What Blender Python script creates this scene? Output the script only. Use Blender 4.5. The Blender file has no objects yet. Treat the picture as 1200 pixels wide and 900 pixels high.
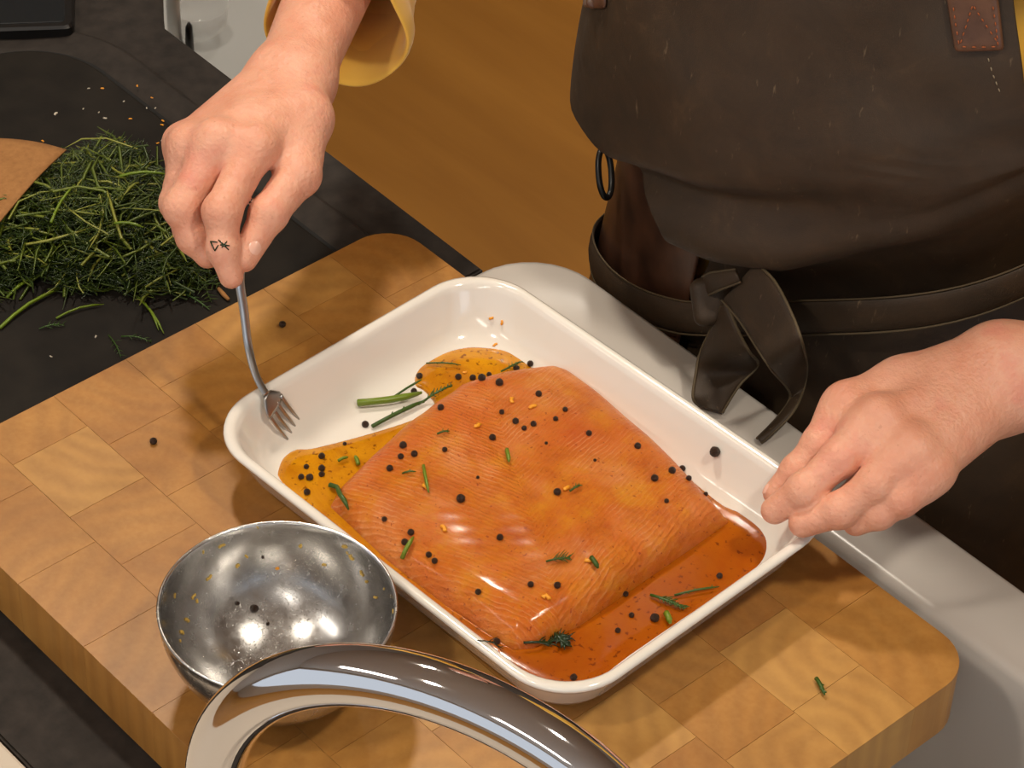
import bpy, bmesh, math, random
import numpy as np
from mathutils import Vector, Matrix
from mathutils.bvhtree import BVHTree
from mathutils.noise import noise as mnoise
random.seed(7); RNG = np.random.RandomState(5)
sc = bpy.context.scene
COL = sc.collection

# ------------------------------------------------------------ camera (board top is z = 0, floor is z = -0.95)
FPX = 3384.4
CR = np.array([0.66451, 0.74657, 0.03233]); CF = np.array([-0.54600, 0.51456, -0.66120])
CF = CF / np.linalg.norm(CF); CR = CR - CF * (CR @ CF); CR /= np.linalg.norm(CR); CU = np.cross(CR, CF)
CC = np.array([0.9054, -0.8401, 1.1405])
cd = bpy.data.cameras.new('camera'); cam = bpy.data.objects.new('camera', cd); COL.objects.link(cam)
cd.sensor_width = 36; cd.lens = FPX * 36 / 1200; cd.clip_start = 0.05
m = Matrix.Identity(4)
for i in range(3):
    m[i][0] = CR[i]; m[i][1] = CU[i]; m[i][2] = -CF[i]; m[i][3] = CC[i]
cam.matrix_world = m; sc.camera = cam

# ------------------------------------------------------------ world, lamps, exposure
w = bpy.data.worlds.new('world'); sc.world = w; w.use_nodes = True
w.node_tree.nodes['Background'].inputs[0].default_value = (0.86, 0.92, 1.0, 1)
w.node_tree.nodes['Background'].inputs[1].default_value = 0.8
sc.view_settings.view_transform = 'Standard'; sc.view_settings.look = 'None'
sc.view_settings.exposure = -0.08; sc.view_settings.gamma = 1.0
sc.view_settings.use_curve_mapping = False

def lamp(name, loc, target, power, size, col, shape='DISK', sy=None, spread=180):
    l = bpy.data.lights.new(name, 'AREA'); l.shape = shape; l.size = size
    if sy: l.size_y = sy
    l.energy = power; l.color = col; l.spread = math.radians(spread)
    o = bpy.data.objects.new(name, l); COL.objects.link(o); o.location = loc
    o.rotation_euler = (Vector(target) - Vector(loc)).to_track_quat('-Z', 'Y').to_euler()
    return o
WARM = (1.0, 0.90, 0.76)
lamp('ceiling_spot_a', (-0.75, 0.20, 1.62), (-0.05, 0.0, 0.0), 6.5, 0.14, WARM, spread=120)
lamp('ceiling_spot_b', (0.85, 0.15, 1.62), (0.1, 0.0, 0.0), 5.0, 0.14, WARM, spread=120)
lamp('ceiling_spot_c', (0.0, -1.1, 1.62), (0.0, 0.1, 0.0), 4.0, 0.14, WARM, spread=120)
lamp('ceiling_spot_d', (-1.3, 1.6, 1.62), (-1.0, 1.4, -0.95), 9, 0.14, WARM, spread=140)
lamp('added_fill_a', (1.6, -1.9, 1.62), (1.6, -1.9, 0), 12, 1.2, (1.0, .92, .82), 'RECTANGLE', .3)  # added fill light out of view, puts bright strips into the chrome
lamp('added_fill_b', (-0.9, -2.0, 1.62), (-0.9, -2.0, 0), 12, 1.2, (1.0, .92, .82), 'RECTANGLE', .3)  # second added fill, lifts the dark reflections in the tap
lamp('window_daylight', (3.3, -1.0, 0.45), (0.0, -.6, 0.2), 8, 1.0, (0.72, 0.86, 1.0), 'RECTANGLE', 1.2)

# ------------------------------------------------------------ image point -> world helpers
def ray(px, py): return CF + CR * (px - 600) / FPX - CU * (py - 450) / FPX
def atz(px, py, z):
    d = ray(px, py); return CC + d * (z - CC[2]) / d[2]
def aty(px, py, Y):
    d = ray(px, py); return CC + d * (Y - CC[1]) / d[1]
def atd(px, py, t): return CC + ray(px, py) * t
def depth(P): return float((np.asarray(P) - CC) @ CF)

# ------------------------------------------------------------ object helpers
def props(o, label=None, cat=None, group=None, kind=None):
    if label: o['label'] = label
    if cat: o['category'] = cat
    if group: o['group'] = group
    if kind: o['kind'] = kind
    return o
def mesh_obj(name, verts, faces, mat=None, parent=None, smooth=True):
    me = bpy.data.meshes.new(name)
    me.from_pydata([tuple(map(float, v)) for v in verts], [], [tuple(map(int, f)) for f in faces])
    me.update()
    if smooth: me.polygons.foreach_set('use_smooth', [True] * len(me.polygons))
    if mat: me.materials.append(mat)
    o = bpy.data.objects.new(name, me); COL.objects.link(o)
    if parent: o.parent = parent
    return o
def np_obj(name, V, Q, mat, parent=None):
    me = bpy.data.meshes.new(name)
    me.vertices.add(len(V)); me.vertices.foreach_set('co', V.astype(np.float32).ravel())
    n = len(Q); me.loops.add(n * 4); me.loops.foreach_set('vertex_index', Q.astype(np.int32).ravel())
    me.polygons.add(n); me.polygons.foreach_set('loop_start', np.arange(n, dtype=np.int32) * 4)
    me.polygons.foreach_set('use_smooth', np.ones(n, bool))
    me.update(calc_edges=True); me.validate()
    me.materials.append(mat)
    o = bpy.data.objects.new(name, me); COL.objects.link(o)
    if parent: o.parent = parent
    return o
def empty(name, loc=(0, 0, 0)):
    o = bpy.data.objects.new(name, None); COL.objects.link(o); o.location = loc; o.empty_display_size = .02
    return o
def adopt(child, parent):
    child.parent = parent; child.matrix_parent_inverse = Matrix.Translation(-parent.location)
    return child
def loft(rings, close_u=True, cap0=False, cap1=False):
    n = len(rings[0]); V = [p for r in rings for p in r]; F = []
    for i in range(len(rings) - 1):
        for j in range(n if close_u else n - 1):
            k = (j + 1) % n
            F.append((i * n + j, i * n + k, (i + 1) * n + k, (i + 1) * n + j))
    if cap0: F.append(tuple(range(n - 1, -1, -1)))
    if cap1: F.append(tuple((len(rings) - 1) * n + j for j in range(n)))
    return V, F
def rrect(a, b, r, n=10, cx=0, cy=0, rot=0):
    P = []
    r = min(r, a, b)
    for q, (sx, sy) in enumerate(((1, 1), (-1, 1), (-1, -1), (1, -1))):
        for i in range(n + 1):
            t = math.pi / 2 * (q + i / n)
            P.append((sx * (a - r) + r * math.cos(t), sy * (b - r) + r * math.sin(t)))
    c, s = math.cos(rot), math.sin(rot)
    return [(cx + c * x - s * y, cy + s * x + c * y) for x, y in P]
def box(name, lo, hi, mat, parent=None, bevel=0.0, seg=2):
    bm = bmesh.new(); bmesh.ops.create_cube(bm, size=1)
    for v in bm.verts:
        v.co = Vector([(lo[i] + hi[i]) / 2 + v.co[i] * (hi[i] - lo[i]) for i in range(3)])
    if bevel: bmesh.ops.bevel(bm, geom=bm.edges[:], offset=bevel, segments=seg, affect='EDGES', profile=.5)
    me = bpy.data.meshes.new(name); bm.to_mesh(me); bm.free()
    if mat: me.materials.append(mat)
    o = bpy.data.objects.new(name, me); COL.objects.link(o)
    if parent: adopt(o, parent)
    return o
def frame_sweep(pts, radii, n=20, flat=None, caps=True):
    """tube along points; radii floats or (r1,r2)"""
    P = [Vector(p) for p in pts]; rings = []
    T = [(P[min(i + 1, len(P) - 1)] - P[max(i - 1, 0)]).normalized() for i in range(len(P))]
    N = Vector(flat).normalized() if flat is not None else T[0].orthogonal().normalized()
    for i, p in enumerate(P):
        N = (N - T[i] * N.dot(T[i])).normalized(); B = T[i].cross(N)
        r = radii[i] if hasattr(radii, '__len__') else radii
        r1, r2 = r if hasattr(r, '__len__') else (r, r)
        rings.append([p + N * (r1 * math.cos(2 * math.pi * j / n)) + B * (r2 * math.sin(2 * math.pi * j / n)) for j in range(n)])
    return loft(rings, True, caps, caps)
def catmull(pts, n=8):
    P = [np.array(p, float) for p in pts]; out = []
    for i in range(len(P) - 1):
        p0 = P[max(i - 1, 0)]; p1 = P[i]; p2 = P[i + 1]; p3 = P[min(i + 2, len(P) - 1)]
        for k in range(n):
            t = k / n
            out.append(0.5 * (2 * p1 + (p2 - p0) * t + (2 * p0 - 5 * p1 + 4 * p2 - p3) * t * t + (3 * p1 - p0 - 3 * p2 + p3) * t ** 3))
    out.append(P[-1]); return out

# ------------------------------------------------------------ distance fields -> one continuous skin
class Field:
    def __init__(s, lo, hi, h):
        s.lo = np.array(lo, np.float32); s.h = h
        s.n = np.ceil((np.array(hi) - lo) / h).astype(int) + 1
        s.D = np.full(s.n, .2, np.float32)
    def axes(s, i0=(0, 0, 0), i1=None):
        i1 = s.n if i1 is None else i1
        g = [s.lo[a] + s.h * np.arange(i0[a], i1[a], dtype=np.float32) for a in range(3)]
        return g[0][:, None, None], g[1][None, :, None], g[2][None, None, :]
    def box(s, lo, hi):
        a = np.clip(np.floor((np.array(lo) - s.lo) / s.h).astype(int), 0, s.n)
        b = np.clip(np.ceil((np.array(hi) - s.lo) / s.h).astype(int) + 1, 0, s.n)
        return a, b
    def put(s, a, b, d, k):
        sl = tuple(slice(a[i], b[i]) for i in range(3)); e = s.D[sl]
        if k <= 0: s.D[sl] = np.minimum(e, d)
        else:
            hh = np.maximum(k - np.abs(e - d), 0) / k
            s.D[sl] = np.minimum(e, d) - hh * hh * k * .25
    def cone(s, A, B, ra, rb, k=.006):
        A = np.array(A, np.float32); B = np.array(B, np.float32); R = max(ra, rb) + k + 3 * s.h + .004
        a, b = s.box(np.minimum(A, B) - R, np.maximum(A, B) + R)
        if np.any(b <= a): return
        X, Y, Z = s.axes(a, b); ab = B - A; L = float(ab @ ab) + 1e-12
        t = np.clip(((X - A[0]) * ab[0] + (Y - A[1]) * ab[1] + (Z - A[2]) * ab[2]) / L, 0, 1)
        d = np.sqrt((X - A[0] - t * ab[0]) ** 2 + (Y - A[1] - t * ab[1]) ** 2 + (Z - A[2] - t * ab[2]) ** 2) - (ra + (rb - ra) * t)
        s.put(a, b, d, k)
    def ell(s, C, R, k=.006):
        C = np.array(C, np.float32); m_ = max(R) + k + 3 * s.h
        a, b = s.box(C - m_, C + m_)
        if np.any(b <= a): return
        X, Y, Z = s.axes(a, b)
        q = np.sqrt(((X - C[0]) / R[0]) ** 2 + ((Y - C[1]) / R[1]) ** 2 + ((Z - C[2]) / R[2]) ** 2)
        s.put(a, b, (q - 1) * min(R), k)
    def chain(s, pts, k=.004):
        for (p, r), (q, t) in zip(pts[:-1], pts[1:]): s.cone(p, q, r, t, k)
    def blend(s, o, k):
        hh = np.maximum(k - np.abs(s.D - o.D), 0) / k
        s.D = np.minimum(s.D, o.D) - hh * hh * k * .25
    def net(s):
        D = s.D; S = D < 0; nx, ny, nz = D.shape
        cnt = np.zeros((nx - 1, ny - 1, nz - 1), np.int8)
        for i in (0, 1):
            for j in (0, 1):
                for k in (0, 1): cnt += S[i:nx - 1 + i, j:ny - 1 + j, k:nz - 1 + k]
        C = np.argwhere((cnt > 0) & (cnt < 8)); idx = -np.ones(cnt.shape, np.int64)
        idx[C[:, 0], C[:, 1], C[:, 2]] = np.arange(len(C))
        acc = np.zeros((len(C), 3)); num = np.zeros(len(C))
        cor = [(i, j, k) for i in (0, 1) for j in (0, 1) for k in (0, 1)]
        val = {c: D[C[:, 0] + c[0], C[:, 1] + c[1], C[:, 2] + c[2]] for c in cor}
        for c in cor:
            for ax in range(3):
                if c[ax]: continue
                e = list(c); e[ax] = 1; e = tuple(e); v0, v1 = val[c], val[e]
                mk = (v0 < 0) != (v1 < 0); t = np.where(mk, v0 / np.where(mk, v0 - v1, 1), 0)
                p = np.tile(np.array(c, float), (len(C), 1)); p[:, ax] += t
                acc[mk] += p[mk]; num[mk] += 1
        V = s.lo + s.h * (C + acc / num[:, None]); Q = []
        for ax in range(3):
            u, v = (ax + 1) % 3, (ax + 2) % 3
            lo_ = [slice(None)] * 3; hi_ = [slice(None)] * 3
            lo_[ax] = slice(0, -1); hi_[ax] = slice(1, None)
            E = np.argwhere(S[tuple(lo_)] != S[tuple(hi_)])
            E = E[(E[:, u] > 0) & (E[:, v] > 0) & (E[:, u] < D.shape[u] - 1) & (E[:, v] < D.shape[v] - 1)]
            ins = S[E[:, 0], E[:, 1], E[:, 2]]
            def cell(du, dv):
                c = E.copy(); c[:, u] -= du; c[:, v] -= dv; return idx[c[:, 0], c[:, 1], c[:, 2]]
            q = np.stack([cell(1, 1), cell(0, 1), cell(0, 0), cell(1, 0)], 1)
            q[~ins] = q[~ins][:, ::-1]; Q.append(q)
        Q = np.concatenate(Q); Q = Q[(Q >= 0).all(1)]
        return V, Q
def poly_sdf(P, X, Y):
    """signed distance to a polygon, negative inside"""
    P = np.array(P); d = np.full(np.broadcast(X, Y).shape, 1e9); ins = np.zeros(d.shape, bool)
    for i in range(len(P)):
        a, b = P[i], P[(i + 1) % len(P)]; e = b - a
        t = np.clip(((X - a[0]) * e[0] + (Y - a[1]) * e[1]) / (e @ e + 1e-12), 0, 1)
        d = np.minimum(d, (X - a[0] - t * e[0]) ** 2 + (Y - a[1] - t * e[1]) ** 2)
        c = ((a[1] > Y) != (b[1] > Y)) & (X < e[0] * (Y - a[1]) / (e[1] if abs(e[1]) > 1e-12 else 1e-12) + a[0])
        ins ^= c
    return np.where(ins, -1, 1) * np.sqrt(d)
def smax(a, b, k):
    h = np.maximum(k - np.abs(a - b), 0) / k
    return np.maximum(a, b) + h * h * k * .25

# ------------------------------------------------------------ materials
class Mat:
    def __init__(s, name, col=(.5, .5, .5), rough=.5, metal=0.0, **kw):
        s.m = bpy.data.materials.new(name); s.m.use_nodes = True; s.t = s.m.node_tree
        s.b = s.t.nodes['Principled BSDF']; s.set('Base Color', (*col, 1)); s.set('Roughness', rough); s.set('Metallic', metal)
        for k, v in kw.items(): s.set(k.replace('_', ' '), v)
    def set(s, k, v): s.b.inputs[k].default_value = v
    def n(s, typ, **kw):
        nd = s.t.nodes.new('ShaderNode' + typ)
        for k, v in kw.items():
            if k[0] == 'i' and k[1:].isdigit(): 
                if hasattr(v, 'is_output'): s.t.links.new(v, nd.inputs[int(k[1:])])
                else: nd.inputs[int(k[1:])].default_value = v
            elif '_in_' in k: pass
            else: setattr(nd, k, v)
        return nd
    def link(s, a, b): s.t.links.new(a, b)
    def coord(s, out='Object', scale=(1, 1, 1), rot=(0, 0, 0), loc=(0, 0, 0)):
        c = s.n('TexCoord'); mp = s.n('Mapping'); s.link(c.outputs[out], mp.inputs[0])
        mp.inputs['Scale'].default_value = scale; mp.inputs['Rotation'].default_value = rot; mp.inputs['Location'].default_value = loc
        return mp.outputs[0]
    def noise(s, vec, scale=5, detail=3, rough=.5, dist=0):
        nd = s.n('TexNoise'); s.link(vec, nd.inputs['Vector'])
        nd.inputs['Scale'].default_value = scale; nd.inputs['Detail'].default_value = detail
        nd.inputs['Roughness'].default_value = rough; nd.inputs['Distortion'].default_value = dist
        return nd.outputs[0]
    def ramp(s, fac, stops, interp='LINEAR'):
        nd = s.n('ValToRGB'); s.link(fac, nd.inputs[0]); cr = nd.color_ramp; cr.interpolation = interp
        while len(cr.elements) < len(stops): cr.elements.new(.5)
        for e, (p, c) in zip(cr.elements, stops):
            e.position = p; e.color = (*c, 1) if len(c) == 3 else c
        return nd.outputs[0]
    def mix(s, fac, a, b, mode='MIX'):
        nd = s.n('MixRGB', blend_type=mode)
        for i, v in enumerate((fac, a, b)):
            if hasattr(v, 'is_output'): s.link(v, nd.inputs[i])
            elif i == 0: nd.inputs[0].default_value = v
            else: nd.inputs[i].default_value = (*v, 1)
        return nd.outputs[0]
    def math(s, op, a, b=0.0):
        nd = s.n('Math', operation=op)
        for i, v in enumerate((a, b)):
            if hasattr(v, 'is_output'): s.link(v, nd.inputs[i])
            else: nd.inputs[i].default_value = v
        return nd.outputs[0]
    def bump(s, h, strength=.3, dist=.001):
        nd = s.n('Bump'); nd.inputs['Strength'].default_value = strength; nd.inputs['Distance'].default_value = dist
        s.link(h, nd.inputs['Height']); s.link(nd.outputs[0], s.b.inputs['Normal'])
    def base(s, o): s.link(o, s.b.inputs['Base Color'])
    def rough(s, o): s.link(o, s.b.inputs['Roughness'])
def srgb(r, g, b):
    f = lambda c: ((c / 255 + .055) / 1.055) ** 2.4 if c > 10 else c / 255 / 12.92
    return (f(r), f(g), f(b))

def mk_materials():
    M = {}
    # end grain wood
    a = Mat('end_grain_maple', rough=.42); a.set('Coat Weight', .25); a.set('Coat Roughness', .3)
    oi = a.n('ObjectInfo'); tc = a.n('TexCoord')
    def rnd(k):
        return a.math('FRACT', a.math('MULTIPLY', oi.outputs['Random'], k))
    cx = a.n('CombineXYZ')
    a.link(a.math('MULTIPLY', a.math('SUBTRACT', rnd(17.3), .5), .16), cx.inputs[0])
    a.link(a.math('MULTIPLY', a.math('SUBTRACT', rnd(41.7), .5), .16), cx.inputs[1])
    a.link(a.math('MULTIPLY', rnd(91.1), 30), cx.inputs[2])
    ad = a.n('VectorMath', operation='ADD'); a.link(tc.outputs['Object'], ad.inputs[0]); a.link(cx.outputs[0], ad.inputs[1])
    mp = a.n('Mapping'); a.link(ad.outputs[0], mp.inputs[0]); mp.inputs['Scale'].default_value = (1, 1, .06)
    wob = a.noise(mp.outputs[0], 22, 2)
    sp = a.n('SeparateXYZ'); a.link(mp.outputs[0], sp.inputs[0])
    rr = a.math('SQRT', a.math('ADD', a.math('POWER', sp.outputs[0], 2.0), a.math('POWER', sp.outputs[1], 2.0)))
    ph = a.math('ADD', a.math('MULTIPLY', rr, 430.0), a.math('MULTIPLY', wob, 12.0))
    ring = a.math('MULTIPLY', a.math('ADD', a.math('SINE', ph), 1.0), .5)
    fine = a.noise(mp.outputs[0], 260, 3, .6)
    tone = a.ramp(rnd(7.7), [(0, srgb(160, 102, 36)), (.35, srgb(168, 112, 44)), (.7, srgb(176, 122, 54)), (1, srgb(190, 142, 74))])
    c1 = a.mix(a.math('MULTIPLY', ring, .26), tone, srgb(116, 66, 20))
    c2 = a.mix(a.math('MULTIPLY', fine, .3), c1, srgb(222, 178, 104), 'MIX')
    gp = a.n('NewGeometry'); blot = a.noise(gp.outputs['Position'], 14, 4, .6, .5)
    oil = a.ramp(blot, [(.3, (.66, .56, .42)), (.68, (1, 1, 1))])
    a.base(a.mix(.8, c2, oil, 'MULTIPLY')); a.bump(fine, .12, .0004); M['board'] = a.m
    # porcelain, sink
    a = Mat('white_porcelain', srgb(232, 226, 216), .12); a.set('Coat Weight', .4); M['porcelain'] = a.m
    a = Mat('white_sink_ceramic', srgb(194, 187, 179), .25); M['sink'] = a.m
    # dark stone
    a = Mat('dark_stone', rough=.7); a.set('Specular IOR Level', .25); v = a.coord('Object')
    a.base(a.ramp(a.noise(v, 90, 4), [(.3, srgb(36, 31, 27)), (.75, srgb(54, 47, 42))])); a.bump(a.noise(v, 700, 2), .15, .0003); M['stone'] = a.m
    a = Mat('dark_insert', rough=.75); a.set('Specular IOR Level', .2); v = a.coord('Object')
    a.base(a.ramp(a.noise(v, 40, 5), [(.3, srgb(22, 18, 14)), (.75, srgb(35, 30, 24))])); a.bump(a.noise(v, 500, 2), .2, .0003); M['insert'] = a.m
    a = Mat('black_gap', srgb(8, 7, 6), .8); M['black'] = a.m
    a = Mat('dark_cabinet', srgb(46, 40, 37), .5); M['cabinet'] = a.m
    a = Mat('screen_glass', srgb(26, 30, 33), .25); M['screen'] = a.m
    a = Mat('black_plastic', srgb(14, 13, 13), .35); M['blackp'] = a.m
    # floor
    a = Mat('oak_floor', rough=.5); v = a.coord('Object', (1, 7, 1), (0, 0, .35))
    a.base(a.ramp(a.noise(v, 1.6, 6, .6, .4), [(.3, srgb(170, 112, 36)), (.7, srgb(190, 130, 48))])); M['floor'] = a.m
    a = Mat('cream_ledge', srgb(196, 182, 164), .5); M['ledge'] = a.m
    a = Mat('plaster', srgb(214, 206, 194), .9); M['plaster'] = a.m
    a = Mat('grey_white_laminate', srgb(206, 208, 206), .5); M['laminate'] = a.m
    # metals
    a = Mat('chrome', (.78, .78, .80), .05, 1.0); M['chrome'] = a.m
    a = Mat('brushed_steel', (.54, .53, .515), .26, 1.0); v = a.coord('Object')
    drops = a.ramp(a.noise(v, 900, 2, .5), [(.60, (0, 0, 0)), (.66, (1, 1, 1))])
    zone = a.ramp(a.noise(v, 34, 3, .6), [(.45, (0, 0, 0)), (.62, (1, 1, 1))])
    a.rough(a.ramp(a.noise(v, 120, 4, .7), [(.35, (.17, .17, .17)), (.7, (.3, .3, .3))])); a.bump(a.math('MULTIPLY', drops, zone), .5, .0005); M['steel'] = a.m
    a = Mat('fork_steel', (.40, .39, .38), .3, 1.0); M['fork'] = a.m
    # glass
    a = Mat('clear_glass', (.95, .96, .95), .05, 0); a.set('Alpha', .22); M['glass'] = a.m
    # fish
    a = Mat('salmon_flesh', rough=.42); tc = a.coord('Object')
    n1 = a.noise(tc, 26, 3)
    wv = a.n('TexWave', wave_type='BANDS', bands_direction='X', wave_profile='SIN')
    mp = a.coord('Object', (1, 1, 1), (0, 0, .5)); dm = a.n('VectorMath', operation='ADD')
    sx = a.n('SeparateXYZ'); a.link(mp, sx.inputs[0])
    cxy = a.n('CombineXYZ'); a.link(a.math('MULTIPLY', a.math('ABSOLUTE', sx.outputs[1]), .9), cxy.inputs[0])
    a.link(mp, dm.inputs[0]); a.link(cxy.outputs[0], dm.inputs[1]); a.link(dm.outputs[0], wv.inputs['Vector'])
    wv.inputs['Scale'].default_value = 84; wv.inputs['Distortion'].default_value = 5.0; wv.inputs['Detail'].default_value = 3; wv.inputs['Detail Scale'].default_value = 1.2
    flesh = a.ramp(n1, [(.25, srgb(202, 92, 24)), (.5, srgb(216, 118, 48)), (.8, srgb(228, 150, 92))])
    fat = a.ramp(wv.outputs['Fac'], [(.74, (0, 0, 0)), (.98, (1, 1, 1))])
    brk = a.ramp(a.noise(tc, 34, 3), [(.4, (0, 0, 0)), (.62, (1, 1, 1))])
    c = a.mix(a.math('MULTIPLY', a.math('MULTIPLY', fat, brk), .5), flesh, srgb(242, 186, 138))
    glaze = a.ramp(a.noise(tc, 17, 7, .72, .8), [(.41, (0, 0, 0)), (.58, (1, 1, 1))])
    gcol = a.ramp(a.noise(tc, 48, 5, .65), [(.28, srgb(176, 74, 6)), (.5, srgb(206, 112, 10)), (.72, srgb(222, 148, 18))])
    c = a.mix(a.math('MULTIPLY', glaze, .8), c, gcol)
    speck = a.ramp(a.noise(tc, 420, 2), [(.67, (0, 0, 0)), (.72, (1, 1, 1))])
    c = a.mix(a.math('MULTIPLY', speck, .7), c, srgb(150, 50, 14)); a.base(c)
    a.set('Subsurface Weight', .25); a.set('Subsurface Radius', (.012, .004, .002)); a.set('Subsurface Scale', .5)
    a.set('Coat Weight', .25); a.set('Coat Roughness', .12); a.set('Specular IOR Level', .25)
    a.bump(a.math('ADD', a.math('MULTIPLY', wv.outputs['Fac'], .35), a.math('MULTIPLY', a.noise(tc, 170, 6, .75), 2.6)), .8, .0014); M['salmon'] = a.m
    # marinade
    a = Mat('marinade', rough=.12); tc = a.coord('Object'); a.set('Coat Weight', .5)
    sx = a.n('SeparateXYZ'); a.link(tc, sx.inputs[0])
    gx = a.ramp(a.math('ADD', a.math('MULTIPLY', sx.outputs[0], 5.0), a.math('MULTIPLY', a.noise(tc, 22, 3), .3)),
                [(.1, srgb(206, 140, 14)), (.55, srgb(192, 112, 8)), (.95, srgb(164, 82, 6))])
    sp_ = a.ramp(a.noise(tc, 300, 2), [(.62, (0, 0, 0)), (.70, (1, 1, 1))])
    mot = a.mix(a.ramp(a.noise(tc, 36, 6, .7, .6), [(.38, (0, 0, 0)), (.66, (1, 1, 1))]), gx, srgb(150, 64, 4))
    a.base(a.mix(a.math('MULTIPLY', sp_, .7), a.mix(.6, gx, mot), srgb(96, 34, 4))); a.set('Subsurface Weight', .1); a.set('Subsurface Radius', (.006, .002, .0005))
    a.bump(a.noise(tc, 70, 3), .15, .001); M['sauce'] = a.m
    a = Mat('peppercorn', rough=.4); v = a.coord('Object'); a.base(a.ramp(a.noise(v, 700, 3), [(.35, srgb(28, 17, 11)), (.7, srgb(74, 46, 28))]))
    a.bump(a.noise(v, 900, 2), .8, .0008); M['pepper'] = a.m
    a = Mat('orange_zest', srgb(236, 156, 36), .4); M['zest'] = a.m
    a = Mat('yellow_zest', srgb(200, 164, 74), .4); M['zesty'] = a.m
    a = Mat('pale_crumb', srgb(196, 186, 168), .6); M['crumb'] = a.m
    a = Mat('dill_green', srgb(52, 82, 18), .4); M['dill'] = a.m
    a = Mat('dark_wet_dill', srgb(22, 44, 14), .25); M['dilld'] = a.m
    a = Mat('chive_green', srgb(104, 126, 26), .35); M['chive'] = a.m
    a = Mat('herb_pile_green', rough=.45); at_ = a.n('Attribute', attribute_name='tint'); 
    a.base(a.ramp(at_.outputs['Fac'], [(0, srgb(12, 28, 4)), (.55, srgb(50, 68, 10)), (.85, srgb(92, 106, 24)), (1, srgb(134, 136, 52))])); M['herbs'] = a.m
    a = Mat('brown_paper', rough=.8); v = a.coord('Object'); a.base(a.ramp(a.noise(v, 220, 5, .7), [(.3, srgb(142, 96, 48)), (.7, srgb(164, 114, 62))])); a.bump(a.noise(v, 700, 3), .2, .0003); M['paper'] = a.m
    # skin, cloth
    a = Mat('skin', rough=.48); v = a.coord('Object')
    c = a.ramp(a.noise(v, 30, 4, .6), [(.3, srgb(214, 144, 116)), (.55, srgb(224, 164, 136)), (.75, srgb(220, 142, 120))])
    fr = a.ramp(a.noise(v, 330, 2), [(.68, (0, 0, 0)), (.74, (1, 1, 1))])
    a.base(a.mix(a.math('MULTIPLY', fr, .25), c, srgb(170, 96, 60)))
    a.set('Subsurface Weight', .2); a.set('Subsurface Radius', (.01, .004, .002)); a.set('Subsurface Scale', .6)
    a.bump(a.math('ADD', a.noise(v, 420, 3), a.math('MULTIPLY', a.noise(v, 90, 2), 1.5)), .5, .0014); M['skin'] = a.m
    a = Mat('nail', srgb(232, 180, 158), .25); M['nail'] = a.m
    a = Mat('yellow_shirt', rough=.85); v = a.coord('Object')
    a.base(a.ramp(a.noise(v, 14, 3), [(.3, srgb(236, 172, 44)), (.7, srgb(246, 196, 84))])); a.set('Sheen Weight', .3); M['shirt'] = a.m
    a = Mat('waxed_canvas', rough=.62); v = a.coord('Object')
    wax = a.noise(v, 26, 6, .7, .5)
    c = a.ramp(wax, [(.3, srgb(46, 34, 20)), (.6, srgb(60, 44, 27)), (.85, srgb(82, 62, 40))])
    scr = a.ramp(a.noise(a.coord('Object', (1, 1, .25)), 190, 3, .7), [(.66, (0, 0, 0)), (.78, (1, 1, 1))])
    a.base(a.mix(a.math('MULTIPLY', scr, .5), c, srgb(140, 118, 90)))
    a.bump(a.math('ADD', a.noise(v, 1500, 2), a.math('MULTIPLY', a.noise(v, 60, 4), 2.0)), .22, .001); M['apron'] = a.m
    a = Mat('canvas_hem', srgb(84, 70, 48), .75); M['hem'] = a.m
    a = Mat('brown_leather', rough=.38); v = a.coord('Object')
    a.base(a.ramp(a.noise(v, 60, 4), [(.3, srgb(80, 52, 36)), (.7, srgb(106, 72, 52))])); a.bump(a.noise(v, 900, 2), .2, .0004); M['leather'] = a.m
    a = Mat('dark_leather', rough=.33); v = a.coord('Object')
    a.base(a.ramp(a.noise(v, 40, 4), [(.3, srgb(48, 30, 22)), (.7, srgb(84, 54, 38))])); M['dleather'] = a.m
    a = Mat('orange_thread', srgb(158, 82, 38), .7); M['thread'] = a.m
    a = Mat('pale_thread', srgb(150, 136, 110), .7); M['pthread'] = a.m
    a = Mat('trouser_cloth', srgb(38, 34, 36), .85); M['trousers'] = a.m
    a = Mat('hair_brown', srgb(60, 40, 24), .6); M['hair'] = a.m
    return M
M = mk_materials()

# ============================================================ ROOM
FZ = -0.95; CZ = 1.65
def struct(o): o['kind'] = 'structure'; return o
struct(box('floor', (-4, -3.2, FZ - .05), (3.4, 4, FZ), M['floor']))
struct(box('ceiling', (-4, -3.2, CZ), (3.4, 4, CZ + .05), M['plaster']))
struct(box('wall_left', (-4.1, -3.2, FZ), (-4, 4, CZ), M['plaster']))
struct(box('wall_back', (-4, 4, FZ), (3.4, 4.1, CZ), M['plaster']))
# unseen walls, opened wide on two sides so sky light brightens ceiling and tap
for i_, (lo_, hi_) in enumerate((((-4, -3.3, FZ), (3.4, -3.2, -.35)), ((-4, -3.3, 1.45), (3.4, -3.2, CZ)), ((-4, -3.3, -.35), (-3.6, -3.2, 1.45)))):
    struct(box('wall_front', lo_, hi_, M['plaster']))
for lo_, hi_ in (((3.4, -3.2, FZ), (3.5, 4, -.35)), ((3.4, -3.2, 1.45), (3.5, 4, CZ)), ((3.4, .4, -.35), (3.5, 4, 1.45))):
    struct(box('wall_right', lo_, hi_, M['plaster']))

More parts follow.
